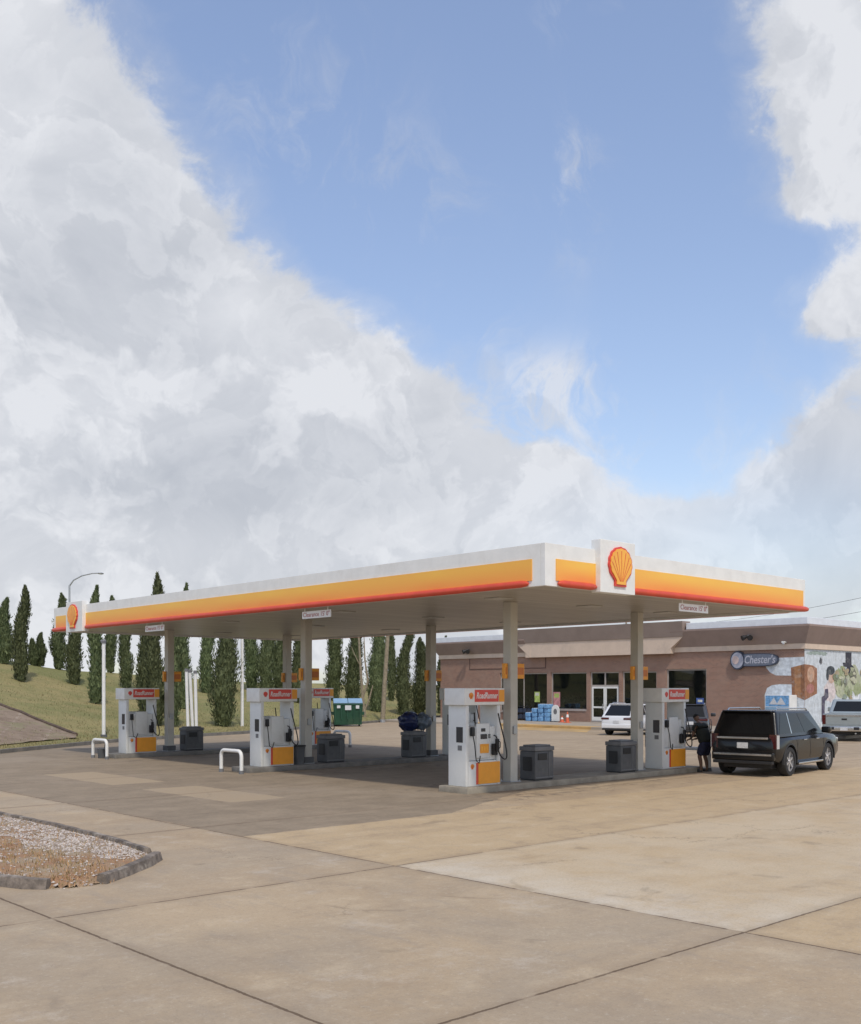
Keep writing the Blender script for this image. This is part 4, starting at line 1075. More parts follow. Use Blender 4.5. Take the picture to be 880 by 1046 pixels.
mu['label'] = 'painted mural of a figure among plants on a pale blue side wall'
def blob(cx, cy, rx, ry, k=.18, n=22, seed=0):
    rr_ = random.Random(seed); return [(cx+rx*math.cos(t*2*PI/n)*(1+rr_.uniform(-k, k)), cy+ry*math.sin(t*2*PI/n)*(1+rr_.uniform(-k, k))) for t in range(n)]
def paint(name, polys, col, face, off):
    g = MB()
    for i, p in enumerate(polys):
        fn = side_pt if face == 's' else front_pt
        nrm = Vector((0, -.0006, 0)) if face == 's' else Vector((-.0006, 0, 0))
        g.prism([fn(x, y, off+i*.0012) for x, y in p], nrm)
    return g.build(name, mm(col), mu)
up_ = [(783, 672.5), (781.5, 676), (783, 682), (787, 687), (793, 690), (822, 690.5), (822, 671)]
lo_ = [(782, 722), (781.5, 710), (784, 703), (789, 700), (797, 699), (822, 699.5), (822, 745), (782, 745)]
paint('painted_cloud', [up_, lo_], (196, 206, 216), 'f', .002)
paint('painted_crate', [[(808.5, 682), (822, 678.5), (822, 715), (809.5, 710)]], (178, 116, 66), 'f', .008)
paint('painted_crate', [[(808.5, 682), (812, 681), (812.5, 711), (809.5, 710)], [(818.5, 679.5), (822, 678.5), (822, 715), (818.5, 713.5)]], (150, 92, 54), 'f', .012)
paint('painted_crate', [[(822, 678.5), (826, 679), (831, 680), (835, 683), (835, 708.5), (823, 715), (822, 715)]], (158, 98, 62), 's', .008)
paint('painted_crate', [ell(828.5, 689, 3.6, 8)], (196, 146, 112), 's', .012)
paint('painted_crate', [ell(828, 703.5, 4, 5)], (178, 104, 92), 's', .012)
paint('painted_leaves', [blob(833, 667, 8, 2.4, .4, 20, 1), blob(822+20, 668, 3, 2, .3, 14, 2)], (140, 158, 150), 's', .008)
paint('painted_bird', [blob(839, 675.5, 1.5, 3.4, .3, 12, 3)], (60, 64, 76), 's', .008)
paint('painted_leaves', [blob(862, 700, 11, 12, .2, 24, 4), blob(872, 694, 8, 13, .2, 24, 5), blob(884, 700, 7, 10, .2, 24, 15)], (170, 176, 138), 's', .008)
paint('painted_leaves', [blob(857, 692, 4, 8, .3, 24, 6), blob(876, 704, 4, 7, .3, 24, 7), blob(867, 708, 5, 4, .3, 24, 8), blob(861, 684, 3, 4, .3, 24, 18)], (148, 160, 108), 's', .012)
paint('painted_leaves', [blob(872, 692, 3.4, 8, .35, 20, 9), blob(864, 698, 1.6, 6, .35, 20, 19)], (112, 112, 92), 's', .016)
rm = random.Random(4)
for q_, cl_ in enumerate(((150, 164, 118), (186, 186, 150), (118, 126, 92), (170, 150, 112), (134, 150, 130))):
    paint('painted_leaves', [blob(rm.uniform(853, 892), rm.uniform(682, 716), rm.uniform(.8, 2.6), rm.uniform(1.2, 4.5), .35, 14, q_*20+j) for j in range(7)], cl_, 's', .0205+q_*.009)
paint('painted_cloud', [blob(rm.uniform(826, 900), rm.uniform(669, 730), rm.uniform(3, 7), rm.uniform(2, 6), .3, 18, 200+j) for j in range(6)], (210, 214, 222), 's', .0015)
paint('painted_hat', [[(864, 666.5), (870, 666.5), (870, 679), (873, 682), (862, 681), (861, 677), (864, 677)], ell(867, 684, 2.2, 4)], (52, 52, 66), 's', .018)
paint('painted_figure', [blob(848, 706, 6, 11, .12, 22, 10)], (206, 190, 188), 's', .012)
paint('painted_figure', [ell(849.5, 692, 3.2, 6.2)], (206, 164, 138), 's', .016)
paint('painted_hair', [ell(848.7, 685, 4.2, 4.6), ell(845.6, 690, 1.4, 5)], (58, 66, 74), 's', .020)
paint('painted_hair', [[(843, 704), (846, 703.5), (846.5, 712), (843.5, 716), (842, 712)], [(839.5, 712), (843, 710), (842.5, 730), (839.5, 738)]], (72, 66, 92), 's', .020)
# wall sign
t = thing('store_sign', "dark oval wall sign reading Chester's, high on the brick store", 'sign', (SX, fy(773), 4.20))
g = MB(); pts = []
n = 28; Lh, hh_ = 2.05, .46
for k in range(n):
    a = 2*PI*k/n; x = math.copysign(abs(math.cos(a))**.55, math.cos(a))*Lh; z = math.copysign(abs(math.sin(a))**.8, math.sin(a))*hh_; pts.append((-.02, -x, z))
g.prism(pts, (-.18, 0, 0)); g.build('backing', M['navy'], t)
g = MB(); g.prism([(-.201, p_[1]*.965-.0, p_[2]*.88) for p_ in pts], (-.008, 0, 0)); g.build('face', mat('sign_slate', (.13, .15, .20), .4, var=.1), t)
g = MB(); g.cyl((-.02, 1.55, 0), (-.24, 1.55, 0), .66, n=28); g.build('roundel', M['navy'], t)
g = MB(); g.cyl((-.241, 1.55, 0), (-.25, 1.55, 0), .56, n=28); g.build('roundel', mat('roundel_pale', (.36, .37, .44), .5), t)
g = MB(); g.cyl((-.251, 1.70, .02), (-.26, 1.70, .02), .30, n=24); g.build('roundel', mat('roundel_cream', (.62, .48, .44), .5), t)
t.scale = (1, .74, .86)
text_on('lettering', "Chester's", .78, mat('sign_letter', (.40, .41, .47), .5), t, (-.214, -.42, 0), (0, -1, 0), (0, 0, 1), 2.75, shear=.2, ext=.004, bold=.012)
# wall lights
for px, py, lab in ((765, 650, 'twin floodlight on the brown cornice above the store sign'), (478, 664.5, 'twin floodlight on the brown cornice at the left end of the store')):
    y, d = onX(px, SX-.5); t = thing('floodlight', lab, 'light', (SX-.42, y, Zat(py, d)), 0, 'floodlights on the store')
    g = MB(); g.box(-.10, .02, -.12, .12, -.08, .08, .02); g.build('mount', M['grey2'], t)
    for s in (-1, 1):
        g = MB(); g.cyl((-.08, s*.10, 0), (-.35, s*.26, -.12), .09, .17, 14); g.build('lamp_head', M['black'], t, 40)
y, d = onX(801, SX-.3); t = thing('camera_dome', 'small pale security camera on the cornice right of the floodlight', 'camera', (SX-.3, y, Zat(656.5, d)))
g = MB(); g.box(-.1, .2, -.1, .1, -.02, .08, .02); g.build('mount', M['white'], t); g = MB(); g.ball((-.02, 0, -.03), .09); g.build('dome', M['plate'], t, 60)

# shop-front goods
for i, (px, n_) in enumerate(((542, 2), (548.5, 3), (555, 4), (561, 4))):
    for k in range(n_):
        y, d = onX(px, SX-1.3); 
        if i == 0 and k == 0:
            c0_ = thing('water_case', 'light blue case of bottled water in the stepped stack by the store window', 'case', (SX-1.3, y, .148), 0, 'cases of water outside the store')
            g = MB(); g.box(-.30, .30, -.21, .21, 0, .30, .05, 3); g.build('wrap', M['ltblue'], c0_, 50)
            g = MB()
            for a in range(4):
                for b in range(3): g.cyl((-.22+a*.145, -.14+b*.14, .28), (-.22+a*.145, -.14+b*.14, .325), .03, n=8)
            g.build('bottle_caps', M['white'], c0_)
        else: dup(c0_, (SX-1.3+random.uniform(-.04, .04), y, .148+k*.305), R(random.uniform(-6, 6)))
t = thing('display_rack', 'black wire rack holding dark goods under the left store window', 'rack', (SX-.55, fy(534), .148))
g = MB()
for z in (.1, .55, 1.0): g.box(-.3, .3, -1.2, 1.2, z, z+.03)
for sx in (-.29, .26):
    for sy in (-1.19, 1.16): g.box(sx, sx+.03, sy, sy+.03, 0, 1.25)
g.build('frame', M['black'], t)
g = MB()
for z in (.13, .58):
    for k in range(6): g.box(-.25, .25, -1.1+k*.38, -.78+k*.38, z, z+random.uniform(.25, .38), .02)
g.build('goods', M['navy'], t)
t = thing('pavement_sign', 'white round-topped board sign standing before the store window', 'sign', (SX-1.6, onX(567.5, SX-1.6)[0], .148))
g = MB(); pts = [(0, -.34, .05), (0, .34, .05), (0, .34, .85)]+[(0, .34*math.cos(a), .85+.34*math.sin(a)) for a in (R(30), R(60), R(90), R(120), R(150))]+[(0, -.34, .85)]; g.prism(pts, (.06, 0, 0)); g.build('board', M['white'], t)
g = MB(); g.prism([(-.005, .16*math.cos(a*PI/6), .72+.2*math.sin(a*PI/6)) for a in range(12)], (.004, 0, 0)); g.build('printed_mark', M['grey2'], t)
g = MB(); g.box(-.2, .26, -.3, .3, 0, .05, .01); g.build('foot', M['black'], t)
for px, dx, lab in ((580, 2.4, 'red and white traffic cone in front of the low brick wall'), (574.5, 2.0, 'small low red cone between the board sign and the taller cone')):
    y, d = onX(px, SX-dx); h = .75 if dx > 2.2 else .45
    t = thing('traffic_cone', lab, 'cone', (SX-dx, y, .148)); g = MB(); g.box(-.19, .19, -.19, .19, 0, .03, .01); g.cyl((0, 0, .03), (0, 0, h), .14, .03, 16); g.build('body', M['cone'], t, 50)
    g = MB(); g.cyl((0, 0, h*.5), (0, 0, h*.75), .101, .066, 16); g.build('collar', M['white'], t, 50)
for px, py, w, h, m_, lab in ((569, 714.5, .62, 1.05, 'pink', 'pink and lime poster in the store window left of the doors'), (549, 712, .5, .75, 'lime', 'pale green poster in the left store window'), (715.5, 716, .55, .36, 'blue', 'small blue and white sign in the right store window')):
    y, d = onX(px, SX+.12); z = Zat(py, d)
    t = thing('window_poster', lab, 'poster', (SX+.12, y, z)); g = MB(); g.box(0, .01, -w/2, w/2, -h/2, h/2); g.build('sheet', M[m_], t)
    g = MB(); g.box(-.004, -.001, -w*.36, w*.36, h*.12, h*.40) if m_ != 'blue' else g.box(-.004, -.001, -w*.3, w*.3, -h*.2, h*.2); g.build('printed_block', M['lime'] if m_ == 'pink' else M['paper'], t)
# ice freezer at the mural corner
y, d = onX(794, SX-.9)
t = thing('ice_freezer', 'white ice freezer with a blue and white front, behind the black SUV', 'freezer', (SX-.45, y, .148))
g = MB(); g.box(-.42, .42, -.80, .80, .08, 1.95, .03); g.build('cabinet', M['white'], t)
g = MB(); g.box(-.43, -.421, -.74, .74, 1.28, 1.92); g.build('header', M['ltblue'], t)
for s in (-1, 1):
    g = MB(); g.box(-.45, -.421, min(s*.03, s*.74), max(s*.03, s*.74), .16, 1.24, .01); dr = g.build('door', M['bluelid'], t); g = MB(); g.box(-.48, -.451, s*.08-.02, s*.08+.02, .6, .9, .005); g.build('handle', M['chrome'], dr)
g = MB(); g.prism([(-.435, .5, 1.40), (-.435, .2, 1.80), (-.435, .0, 1.45), (-.435, -.25, 1.82), (-.435, -.55, 1.38)], (-.004, 0, 0)); g.build('printed_peaks', M['plate'], t)

# ------------------------------------------------------------------ vehicles (length along +X, origin under rear bumper centre)
def bool_wells(o, wheels, r, hw):
    g = MB()
    for wx, wz in wheels:
        for s in (-1, 1): g.cyl((wx, s*(hw-.30), wz), (wx, s*(hw+.2), wz), r, n=32)
    c = g.build('cut', None); c.matrix_world = o.matrix_world
    m = o.modifiers.new('b', 'BOOLEAN'); m.object = c; m.operation = 'DIFFERENCE'; m.solver = 'EXACT'
    par = o.parent; o.parent = None; me = evalmesh(o); o.modifiers.clear(); o.data = me; o.parent = par; bpy.data.objects.remove(c)
def ring(x, w, zb, zt, cr=.03, tuck=.9):
    h = [(0, zb), (w*.80, zb), (w*.93, zb+.04), (w*.985, zb+.16), (w, (zb+zt)*.5), (w*.985, zt-.14), (w*tuck, zt-.02), (w*tuck*.9, zt), (0, zt+cr)]
    return [(x, y, z) for y, z in h]+[(x, -y, z) for y, z in h[-2:0:-1]]
def wheel(parent, x, y, r, s, spokes=6, wt=.26):
    g = MB(); n = 36
    prof = [(r*.70, -wt/2), (r*.95, -wt/2), (r, -wt/2+.03), (r, wt/2-.03), (r*.95, wt/2), (r*.70, wt/2)]
    rings = [[(x+a*math.cos(2*PI*k/n), y+b, r+a*math.sin(2*PI*k/n)) for a, b in prof] for k in range(n)]; rings.append(rings[0])
    g.loft(rings, cap=False); w = g.build('tyre', M['rubber'], parent, 40)
    g = MB(); yo = y+s*(wt/2-.05)
    g.cyl((x, yo-.06*s, r), (x, yo-.05*s, r), r*.69, n=28); bk = g.build('brake_disc', M['black'], w)
    g = MB(); rr2 = [[(x+a*math.cos(2*PI*k/n), yo+b*s, r+a*math.sin(2*PI*k/n)) for a, b in ((r*.69, -.12), (r*.77, -.12), (r*.78, .02), (r*.70, .02))] for k in range(n)]; rr2.append(rr2[0]); g.loft(rr2, cap=False)
    for k in range(spokes):
        a = 2*PI*k/spokes+.3; u = Vector((math.cos(a), 0, math.sin(a))); v = Vector((-math.sin(a), 0, math.cos(a))); c = Vector((x, yo-.03*s, r))
        g.prism([c+u*.04+v*.035, c+u*r*.67+v*.055, c+u*r*.67-v*.0, c+u*.04-v*.02], (0, .045*s, 0))
    g.cyl((x, yo-.04*s, r), (x, yo+.03*s, r), .06, n=14); g.build('rim', M['rim'], w, 40)
def gh(parent, base, top, zb, zt, paint, bev=.07, name='cabin'):
    # base/top: (rear x, front x, half width)
    bm = bmesh.new(); (r0, f0, w0), (r1, f1, w1) = base, top
    v = [bm.verts.new(p) for p in ((r0, -w0, zb), (f0, -w0*.94, zb), (f0, w0*.94, zb), (r0, w0, zb), (r1, -w1, zt), (f1, -w1*.96, zt-.03), (f1, w1*.96, zt-.03), (r1, w1, zt))]
    for f in ((0, 1, 2, 3), (7, 6, 5, 4), (0, 4, 5, 1), (1, 5, 6, 2), (2, 6, 7, 3), (3, 7, 4, 0)): bm.faces.new([v[i] for i in f])
    bmesh.ops.recalc_face_normals(bm, faces=bm.faces[:])
    ed = [e for e in bm.edges if not (abs(e.verts[0].co.z-zb) < 1e-4 and abs(e.verts[1].co.z-zb) < 1e-4)]
    bmesh.ops.bevel(bm, geom=ed, offset=bev, segments=4, affect='EDGES', profile=.6)
    g = MB(); g.add(bm); o = g.build(name, paint, parent, 35)
    P0 = {'rear': ((r0, -w0, zb), (r0, w0, zb), (r1, w1, zt), (r1, -w1, zt)), 'front': ((f0, w0*.94, zb), (f0, -w0*.94, zb), (f1, -w1*.96, zt-.03), (f1, w1*.96, zt-.03)),
          'right': ((r0, -w0, zb), (f0, -w0*.94, zb), (f1, -w1*.96, zt-.03), (r1, -w1, zt)), 'left': ((f0, w0*.94, zb), (r0, w0, zb), (r1, w1, zt), (f1, w1*.96, zt-.03))}
    def face(k, uv, m, nm, th=.012, parent_=parent):
        a, b, c, d_ = [Vector(p) for p in P0[k]]
        bl = lambda u, v_: (a*(1-u)+b*u)*(1-v_)+(d_*(1-u)+c*u)*v_
        n_ = (b-a).cross(d_-a).normalized()
        if n_.dot(Vector(((r0+f0)/2, 0, (zb+zt)/2))-a) > 0: n_ = -n_
        g = MB(); g.prism([bl(u, v_)-n_*.006 for u, v_ in uv], n_*th); return g.build(nm, m, parent_)
    return o, face
def suv(loc, rz, label, paint, scale=1, gl='glass', detail=True, low=0.0, group=None, L=5.3, hwd=1.0, H=1.90, trim=True, rimn=6):
    t = thing('parked_car' if not trim else 'sport_utility_vehicle', label, 'car', loc, rz, group)
    k = L/5.3; w = hwd; zb = .34-low*.5; belt = 1.16-low
    st_ = [(0, .86, .52, belt-.14), (.05, .93, .44, belt-.05), (.35, .985, .36, belt), (1.2, 1.0, .32, belt), (2.6, 1.0, .31, belt-.005), (3.75, 1.0, .31, belt-.02), (4.1, .99, .31, belt-.02), (4.75, .965, .33, belt-.07), (5.1, .92, .38, belt-.13), (5.25, .82, .46, belt-.28), (5.3, .70, .52, belt-.40)]
    g = MB(); g.loft([ring(x*k, ww*w, max(.2, zz-low*.5), zt) for x, ww, zz, zt in st_]); body = g.build('body', paint, t, 32)
    wr = .41 if low < .1 else .345
    wx = (.98*k, .98*k+ (3.07 if low < .1 else 2.7)*(k if low < .1 else 1))
    bool_wells(body, [(wx[0], wr), (wx[1], wr)], wr+.075, w)
    body.data.polygons.foreach_set('use_smooth', [True]*len(body.data.polygons)); body.data.set_sharp_from_angle(angle=R(32))
    rake = .0 if low < .1 else .45
    cab, face = gh(t, (.06*k, 3.95*k, .965*w), ((.34+rake)*k, 3.05*k, .79*w), belt-.03, H, paint, .11)
    G_ = M[gl]
    face('rear', [(.09, .10), (.91, .10), (.885, .86), (.115, .86)], G_, 'rear_window')
    face('front', [(.06, .06), (.94, .06), (.90, .93), (.10, .93)], G_, 'windscreen')
    for s in ('right', 'left'):
        fl = (lambda L_: [(1-u, v) for u, v in L_][::-1]) if s == 'left' else (lambda L_: L_)
        face(s, fl([(.045, .12), (.275, .12), (.275, .88), (.115, .88)]), G_, 'side_window')
        face(s, fl([(.30, .12), (.545, .12), (.545, .88), (.30, .88)]), G_, 'side_window')
        face(s, fl([(.57, .12), (.895, .12), (.83, .5), (.79, .72), (.76, .88), (.57, .88)]), G_, 'side_window')
        if trim: face(s, fl([(.278, .10), (.297, .10), (.297, .90), (.278, .90)]), M['chrome'], 'window_pillar', .016)
    for sx, (x) in enumerate(wx):
        for s in (-1, 1): wheel(t, x, s*(w-.14), wr, s, rimn)
        for s in (-1, 1):
            g = MB(); n = 20; ro = wr+.075
            rg = [[(x+q*math.cos(R(-8)+R(196)*i/n), s*(w*.985-.02+b), wr+q*math.sin(R(-8)+R(196)*i/n)) for q, b in ((ro-.005, -.02), (ro-.005, .035), (ro+.045, .03), (ro+.05, -.02))] for i in range(n+1)]
            g.loft(rg); g.build('wheel_arch', M['black'] if trim else paint, t, 40)
    # rear
    g = MB(); g.box(-.05, .16, -w*.90, w*.90, .46-low*.5, .70-low*.5, .04, 3); bp = g.build('rear_bumper', paint, t, 40)
    g = MB(); g.box(-.06, .10, -w*.86, w*.86, .36-low*.45, .455-low*.5, .02); g.build('bumper_step', M['black'], t)
    if trim:
        g = MB(); g.box(-.065, -.045, -w*.84, w*.84, .60, .655, .006); g.build('bumper_trim', M['chrome'], bp)
        g = MB(); g.box(-.015, .06, -w*.72, w*.76, belt-.10, belt-.035, .012); g.build('tailgate_trim', M['chrome'], t)
    for s in (-1, 1):
        a, b = sorted((s*w*.74, s*w*.955))
        if trim:
            g = MB(); g.loft([[(-.012, a, belt-.36), (.16, a, belt-.36), (.16, b, belt-.36), (.045, b, belt-.36)], [(-.005, a, belt+.04), (.16, a, belt+.04), (.16, b, belt+.04), (.05, b, belt+.04)]]); tl = g.build('tail_light', M['tail'], t)
            g = MB(); q = s*w*.965; g.box(.03, .20, min(q, q-s*.02), max(q, q+s*.0)+.002, belt-.36, belt+.02, .006); g.build('clear_lens', M['lampglass'], tl)
        else:
            g = MB(); aa, bb = sorted((s*w*.45, s*w*.93)); g.box(-.02, .10, aa, bb, belt-.16, belt-.06, .02); g.build('tail_light', M['tail'], t)
    g = MB(); g.box(-.03, -.008, -.16, .16, belt-.36, belt-.20, .004); g.build('licence_plate', M['plate'], t)
    g = MB(); g.box(.06*k+.02, .06*k+.03, -.01, .01, belt-.2, belt-.15); g.build('badge', M['chrome'], t)
    # roof gear
    x1_ = (.34+rake)*k
    g = MB(); g.box(x1_-.12, x1_+.22, -w*.70, w*.70, H-.05, H-.005, .018); g.build('spoiler', paint, t)
    if detail:
        for s in (-1, 1):
            g = MB(); y_ = s*w*.70; g.tube([(x1_+.25, y_, H-.01), (x1_+.35, y_, H+.045), (2.9*k, y_, H+.03), (3.0*k, y_, H-.03)], .02, 8); g.build('roof_rail', M['chrome'], t, 50)
            g = MB(); y_ = s*(w*.98); g.box(3.42*k, 3.62*k, min(y_, y_+s*.26), max(y_, y_+s*.26), belt+.0, belt+.19, .05, 3); g.build('door_mirror', paint, t, 40)
            for hx in (2.05, 3.05):
                g = MB(); y_ = s*w*1.0; g.box(hx*k-.11, hx*k+.11, min(y_-s*.02, y_+s*.03), max(y_-s*.02, y_+s*.03), belt-.17, belt-.14, .01); g.build('door_handle', M['chrome'] if trim else paint, t)
            g = MB()
            for hx in (1.50, 2.52, 3.62): g.box(hx*k-.005, hx*k+.005, *sorted((s*(w*.999), s*(w*1.002))), .46, belt-.10)
            g.build('door_seam', M['black'], t)
            g = MB(); g.box(wx[0]+.55, wx[1]-.55, *sorted((s*w*.82, s*w*1.03)), .30-low*.4, .36-low*.4, .015); g.build('running_board', M['chrome'] if trim else M['black'], t)
            g = MB(); g.box(5.0*k, 5.22*k, *sorted((s*w*.55, s*w*.88)), belt-.34, belt-.20, .03); g.build('headlight', M['lampglass'], t)
    g = MB(); g.box(5.18*k, 5.31*k, -w*.5, w*.5, .55-low*.4, belt-.25, .02); g.build('grille', M['black'], t)
    g = MB(); g.box(.3, L-.4, -w*.7, w*.7, .22, .36, .03); g.build('underbody', M['black'], t)
    g = MB(); g.box(.9*k, 3.4*k, -w*.8, w*.8, .5, belt-.05); 
    g.build('seat_block', M['black'], t)
    return t
# black SUV
hd = Vector((.993, .118, 0)).normalized(); left = Vector((-hd.y, hd.x, 0))
rr_w = G(810, 792.7)
pos = rr_w-hd*.98+left*.95-Vector((RX, RY, 0))*.10
suv((pos.x, pos.y, 0), math.atan2(hd.y, hd.x), 'black full-size SUV with silver roof rails beside the rightmost pump', M['pblack'], L=5.2, hwd=1.02, H=1.87)
p = G(629, 751.5); suv((p.x, p.y-.05, 0), R(12), 'white crossover parked facing the store entrance', M['pwhite'], low=.16, L=4.6, hwd=.93, H=1.68, trim=False, rimn=8)
p = G(702, 753.5); suv((p.x+.3, p.y, 0), R(30), 'charcoal crossover parked at the store behind the rightmost pump', M['pdark'], low=.16, L=3.9, hwd=.93, H=1.68, trim=False, rimn=8)
# pickup
def pickup(loc, rz):
    t = thing('pickup_truck', 'silver pickup truck seen from behind by the mural wall', 'pickup truck', loc, rz); w = 1.0; paint = M['psilver']; belt = 1.30
    st_ = [(0, .95, .55, belt-.02), (.04, .985, .52, belt), (2.2, 1, .45, belt), (4.0, 1, .42, belt-.02), (5.2, .97, .42, belt-.08), (5.7, .9, .5, belt-.25), (5.8, .75, .6, belt-.5)]
    g = MB(); g.loft([ring(x, a*w, b, c, .0, .985) for x, a, b, c in st_]); body = g.build('body', paint, t, 32)
    g2 = MB(); g2.box(.10, 1.95, -.86, .86, .85, 2.0); c = g2.build('cut', None); m = body.modifiers.new('b', 'BOOLEAN'); m.object = c; m.operation = 'DIFFERENCE'; m.solver = 'EXACT'
    body.parent = None; body.data = evalmesh(body); body.modifiers.clear(); body.parent = t; bpy.data.objects.remove(c)
    bool_wells(body, [(1.15, .42), (4.75, .42)], .50, w)
    body.data.polygons.foreach_set('use_smooth', [True]*len(body.data.polygons)); body.data.set_sharp_from_angle(angle=R(32))
    cab, face = gh(t, (2.05, 4.45, .95), (2.25, 3.7, .78), belt-.03, 1.95, paint, .07)
    face('rear', [(.09, .14), (.91, .14), (.88, .86), (.12, .86)], M['glass'], 'rear_window'); face('front', [(.06, .06), (.94, .06), (.9, .93), (.1, .93)], M['glass'], 'windscreen')
    for s in ('right', 'left'):
        fl = (lambda L_: [(1-u, v) for u, v in L_][::-1]) if s == 'left' else (lambda L_: L_)
        face(s, fl([(.06, .12), (.40, .12), (.40, .88), (.11, .88)]), M['glass'], 'side_window'); face(s, fl([(.43, .12), (.90, .12), (.80, .88), (.43, .88)]), M['glass'], 'side_window')
    for x in (1.15, 4.75):
        for s in (-1, 1): wheel(t, x, s*.86, .42, s)
    g = MB(); g.box(-.03, .02, -.82, .82, .78, 1.29, .015); tg = g.build('tailgate', paint, t)
    g = MB(); g.box(-.045, -.031, -.78, .78, 1.16, 1.25, .005); g.build('gate_cap', M['chrome'], tg); g = MB(); g.box(-.045, -.031, -.12, .12, 1.0, 1.08, .005); g.build('handle', M['black'], tg)
    g = MB(); g.box(-.20, .04, -.96, .96, .48, .70, .04, 3); b = g.build('rear_bumper', M['chrome'], t, 40)
    for s in (-.55, .55):
        g = MB(); g.box(-.207, -.201, s-.12, s+.12, .55, .68); g.build('step_pad', M['black'], b)
    g = MB(); g.box(-.215, -.201, -.16, .16, .52, .67); g.build('licence_plate', M['plate'], b)
    for s in (-1, 1):
        g = MB(); g.box(-.025, .10, *sorted((s*.83, s*.985)), .80, 1.24, .02); g.build('tail_light', M['tail'], t)
        g = MB(); g.box(3.95, 4.15, *sorted((s*.98, s*1.25)), 1.32, 1.55, .05, 3); g.build('door_mirror', paint, t)
    g = MB(); g.tube([(-.1, -.5, .38), (.6, -.5, .36)], .04, 10); g.build('exhaust', M['chrome'], t, 50)
    g = MB(); g.box(.2, 5.4, -.6, .6, .34, .50); g.build('chassis', M['black'], t)
    return t
p = G(863, 757.5); pickup((p.x, p.y, 0), R(19))

# ------------------------------------------------------------------ person
def skin_mesh(verts, edges, radii, root=0, sub=2):
    me = bpy.data.meshes.new('s'); me.from_pydata([Vector(v) for v in verts], edges, []); o = bpy.data.objects.new('s', me); COL.objects.link(o)
    m = o.modifiers.new('k', 'SKIN'); m.use_smooth_shade = True
    for i, v in enumerate(me.skin_vertices[0].data):
        r = radii[i]; v.radius = (r, r) if not hasattr(r, '__len__') else r; v.use_root = (i == root)
    s = o.modifiers.new('u', 'SUBSURF'); s.levels = sub; s.render_levels = sub
    out = evalmesh(o); bpy.data.objects.remove(o); return out
pp = G(719, 788.5)
per = thing('person', 'man in black shirt and navy shorts bending beside the black SUV', 'person', (pp.x, pp.y, 0), math.atan2(-RY, -RX)-R(58))
# local: +X forward (towards the pump), Y left, Z up; leaning forward, arms reaching to the hose
V_ = []; E_ = []; Rr = []
def add(p, r, link_=None):
    V_.append(p); Rr.append(r); i = len(V_)-1
    if link_ is not None: E_.append((link_, i))
    return i
pel = add((-.08, 0, .90), (.16, .13)); sp = add((-.02, 0, 1.05), (.155, .12), pel); ch = add((.09, 0, 1.27), (.185, .13), sp); ut = add((.15, 0, 1.40), (.13, .10), ch)
nk = add((.20, 0, 1.48), .058, ut); nk2 = add((.245, 0, 1.535), .055, nk)
for s in (-1, 1):
    hp_ = add((-.08, s*.095, .86), .105, pel); kx = .02 if s > 0 else .10
    kn = add((kx, s*.15, .48), .066, hp_); cf = add((kx-.06, s*.16, .32), .058, kn); an = add((kx-.09, s*.165, .09), .040, cf); hl = add((kx-.07, s*.168, .045), .042, an); to = add((kx+.12, s*.185, .03), .036, hl)
    sh = add((.12, s*.19, 1.37), .068, ut); el = add((.20, s*.235, 1.09), .047, sh); wr_ = add((.40, s*.13, .97), .031, el); pm = add((.47, s*.11, .955), (.036, .020), wr_); pk = add((.50, s*.105, .95), (.036, .018), pm)
    for k in range(4):
        y_ = s*(.105+(k-1.5)*.021); l = (.030, .036, .033, .024)[k]
        a = add((.52, y_, .945), .0095, pk); b = add((.52+l*.8, y_, .93), .0088, a); c = add((.52+l*.9, y_, .93-l), .0075, b)
    a = add((.475, s*.11-s*.04, .945), .011, pm); b = add((.505, s*.11-s*.055, .925), .009, a)
me = skin_mesh(V_, E_, Rr, 0, 2); body = link('body', me, M['skin'], per)
# head with face features
g = MB(); hm = Matrix.Translation((.285, 0, 1.61)) @ Matrix.Rotation(R(38), 4, 'Y')
bm = bmesh.new(); bmesh.ops.create_uvsphere(bm, u_segments=24, v_segments=18, radius=1)
for v in bm.verts:
    x, y, z = v.co; v.co = Vector((x*.098*(1-.10*max(0, -z)), y*.076*(1-.22*max(0, -z)), z*.122))
    if x > .75 and abs(z+.05) < .2 and abs(y) < .25: v.co.x += .018*(1-abs(y)/.25)
g.add(bm, hm); g.ball((.092, 0, -.015), .017, (1, .8, 1.3), 10, hm)
for s in (-1, 1): g.ball((-.005, s*.076, -.005), .028, (.6, .3, 1.1), 10, hm)
g.ball((.082, 0, -.062), .022, (.5, 1.1, .35), 10, hm); g.build('head', M['skin'], per, 60)
g = MB()
for s in (-1, 1): g.ball((.088, s*.030, .012), .011, (.5, 1.2, .7), 10, hm)
g.build('eyes', M['white'], per, 60)
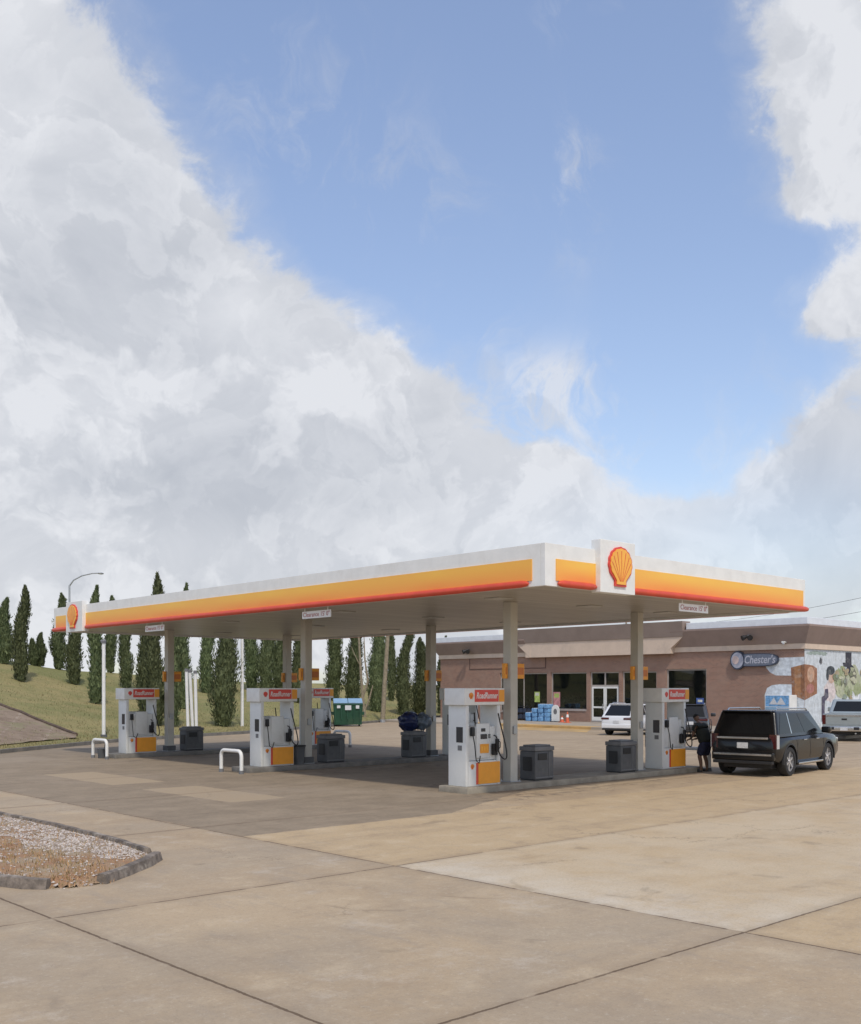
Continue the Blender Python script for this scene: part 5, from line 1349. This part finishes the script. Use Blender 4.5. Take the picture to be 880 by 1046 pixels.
g = MB(); bm = bmesh.new(); bmesh.ops.create_uvsphere(bm, u_segments=24, v_segments=16, radius=1)
dl = [v for v in bm.verts if v.co.z < -.15 or (v.co.x > .55 and v.co.z < .45)]; bmesh.ops.delete(bm, geom=dl, context='VERTS')
for v in bm.verts: v.co = Vector((v.co.x*.108-.004, v.co.y*.086, v.co.z*.132))
g.add(bm, hm); g.build('hair', M['hair'], per, 60)
# shirt and shorts
sv_ = []; se = []; sr = []
def ad(p, r, l=None):
    sv_.append(p); sr.append(r); i = len(sv_)-1
    if l is not None: se.append((l, i))
    return i
a00 = ad((-.09, 0, .84), (.21, .19)); a0 = ad((-.06, 0, .94), (.22, .20), a00); a1 = ad((-.01, 0, 1.06), (.22, .20), a0); a2 = ad((.075, 0, 1.27), (.25, .20), a1); a3 = ad((.145, 0, 1.40), (.17, .14), a2); ad((.17, 0, 1.45), .075, a3)
for s in (-1, 1):
    b0 = ad((.12, s*.21, 1.37), .105, a3); ad((.16, s*.25, 1.20), .095, b0); 
me = skin_mesh(sv_, se, sr, 0, 2)
for v in me.vertices: v.co += v.co.normalized()*0+Vector((0, 0, 0))+Vector((mnoise.noise(v.co*9)*.014, mnoise.noise(v.co*9+Vector((5, 0, 0)))*.014, 0))
link('shirt', me, M['shirt'], per)
sv_, se, sr = [], [], []
a0 = ad((-.08, 0, .95), (.165, .14)); a1 = ad((-.08, 0, .87), (.18, .15), a0)
for s in (-1, 1):
    b0 = ad((-.075, s*.11, .80), .14, a1); kx = .02 if s > 0 else .10; ad((kx-.02, s*.15, .48), .12, b0)
me = skin_mesh(sv_, se, sr, 0, 2)
for v in me.vertices: v.co += Vector((mnoise.noise(v.co*8)*.012, mnoise.noise(v.co*8+Vector((5, 0, 0)))*.012, 0))
link('shorts', me, M['denim'], per)
for s in (-1, 1):
    kx = .02 if s > 0 else .10
    g = MB(); g.ball((kx+.03, s*.178, .045), .15, (1, .36, .32), 16); g.box(kx-.11, kx+.17, s*.178-.05, s*.178+.05, .0, .03, .012); g.build('shoe', M['shoe'], per, 60)
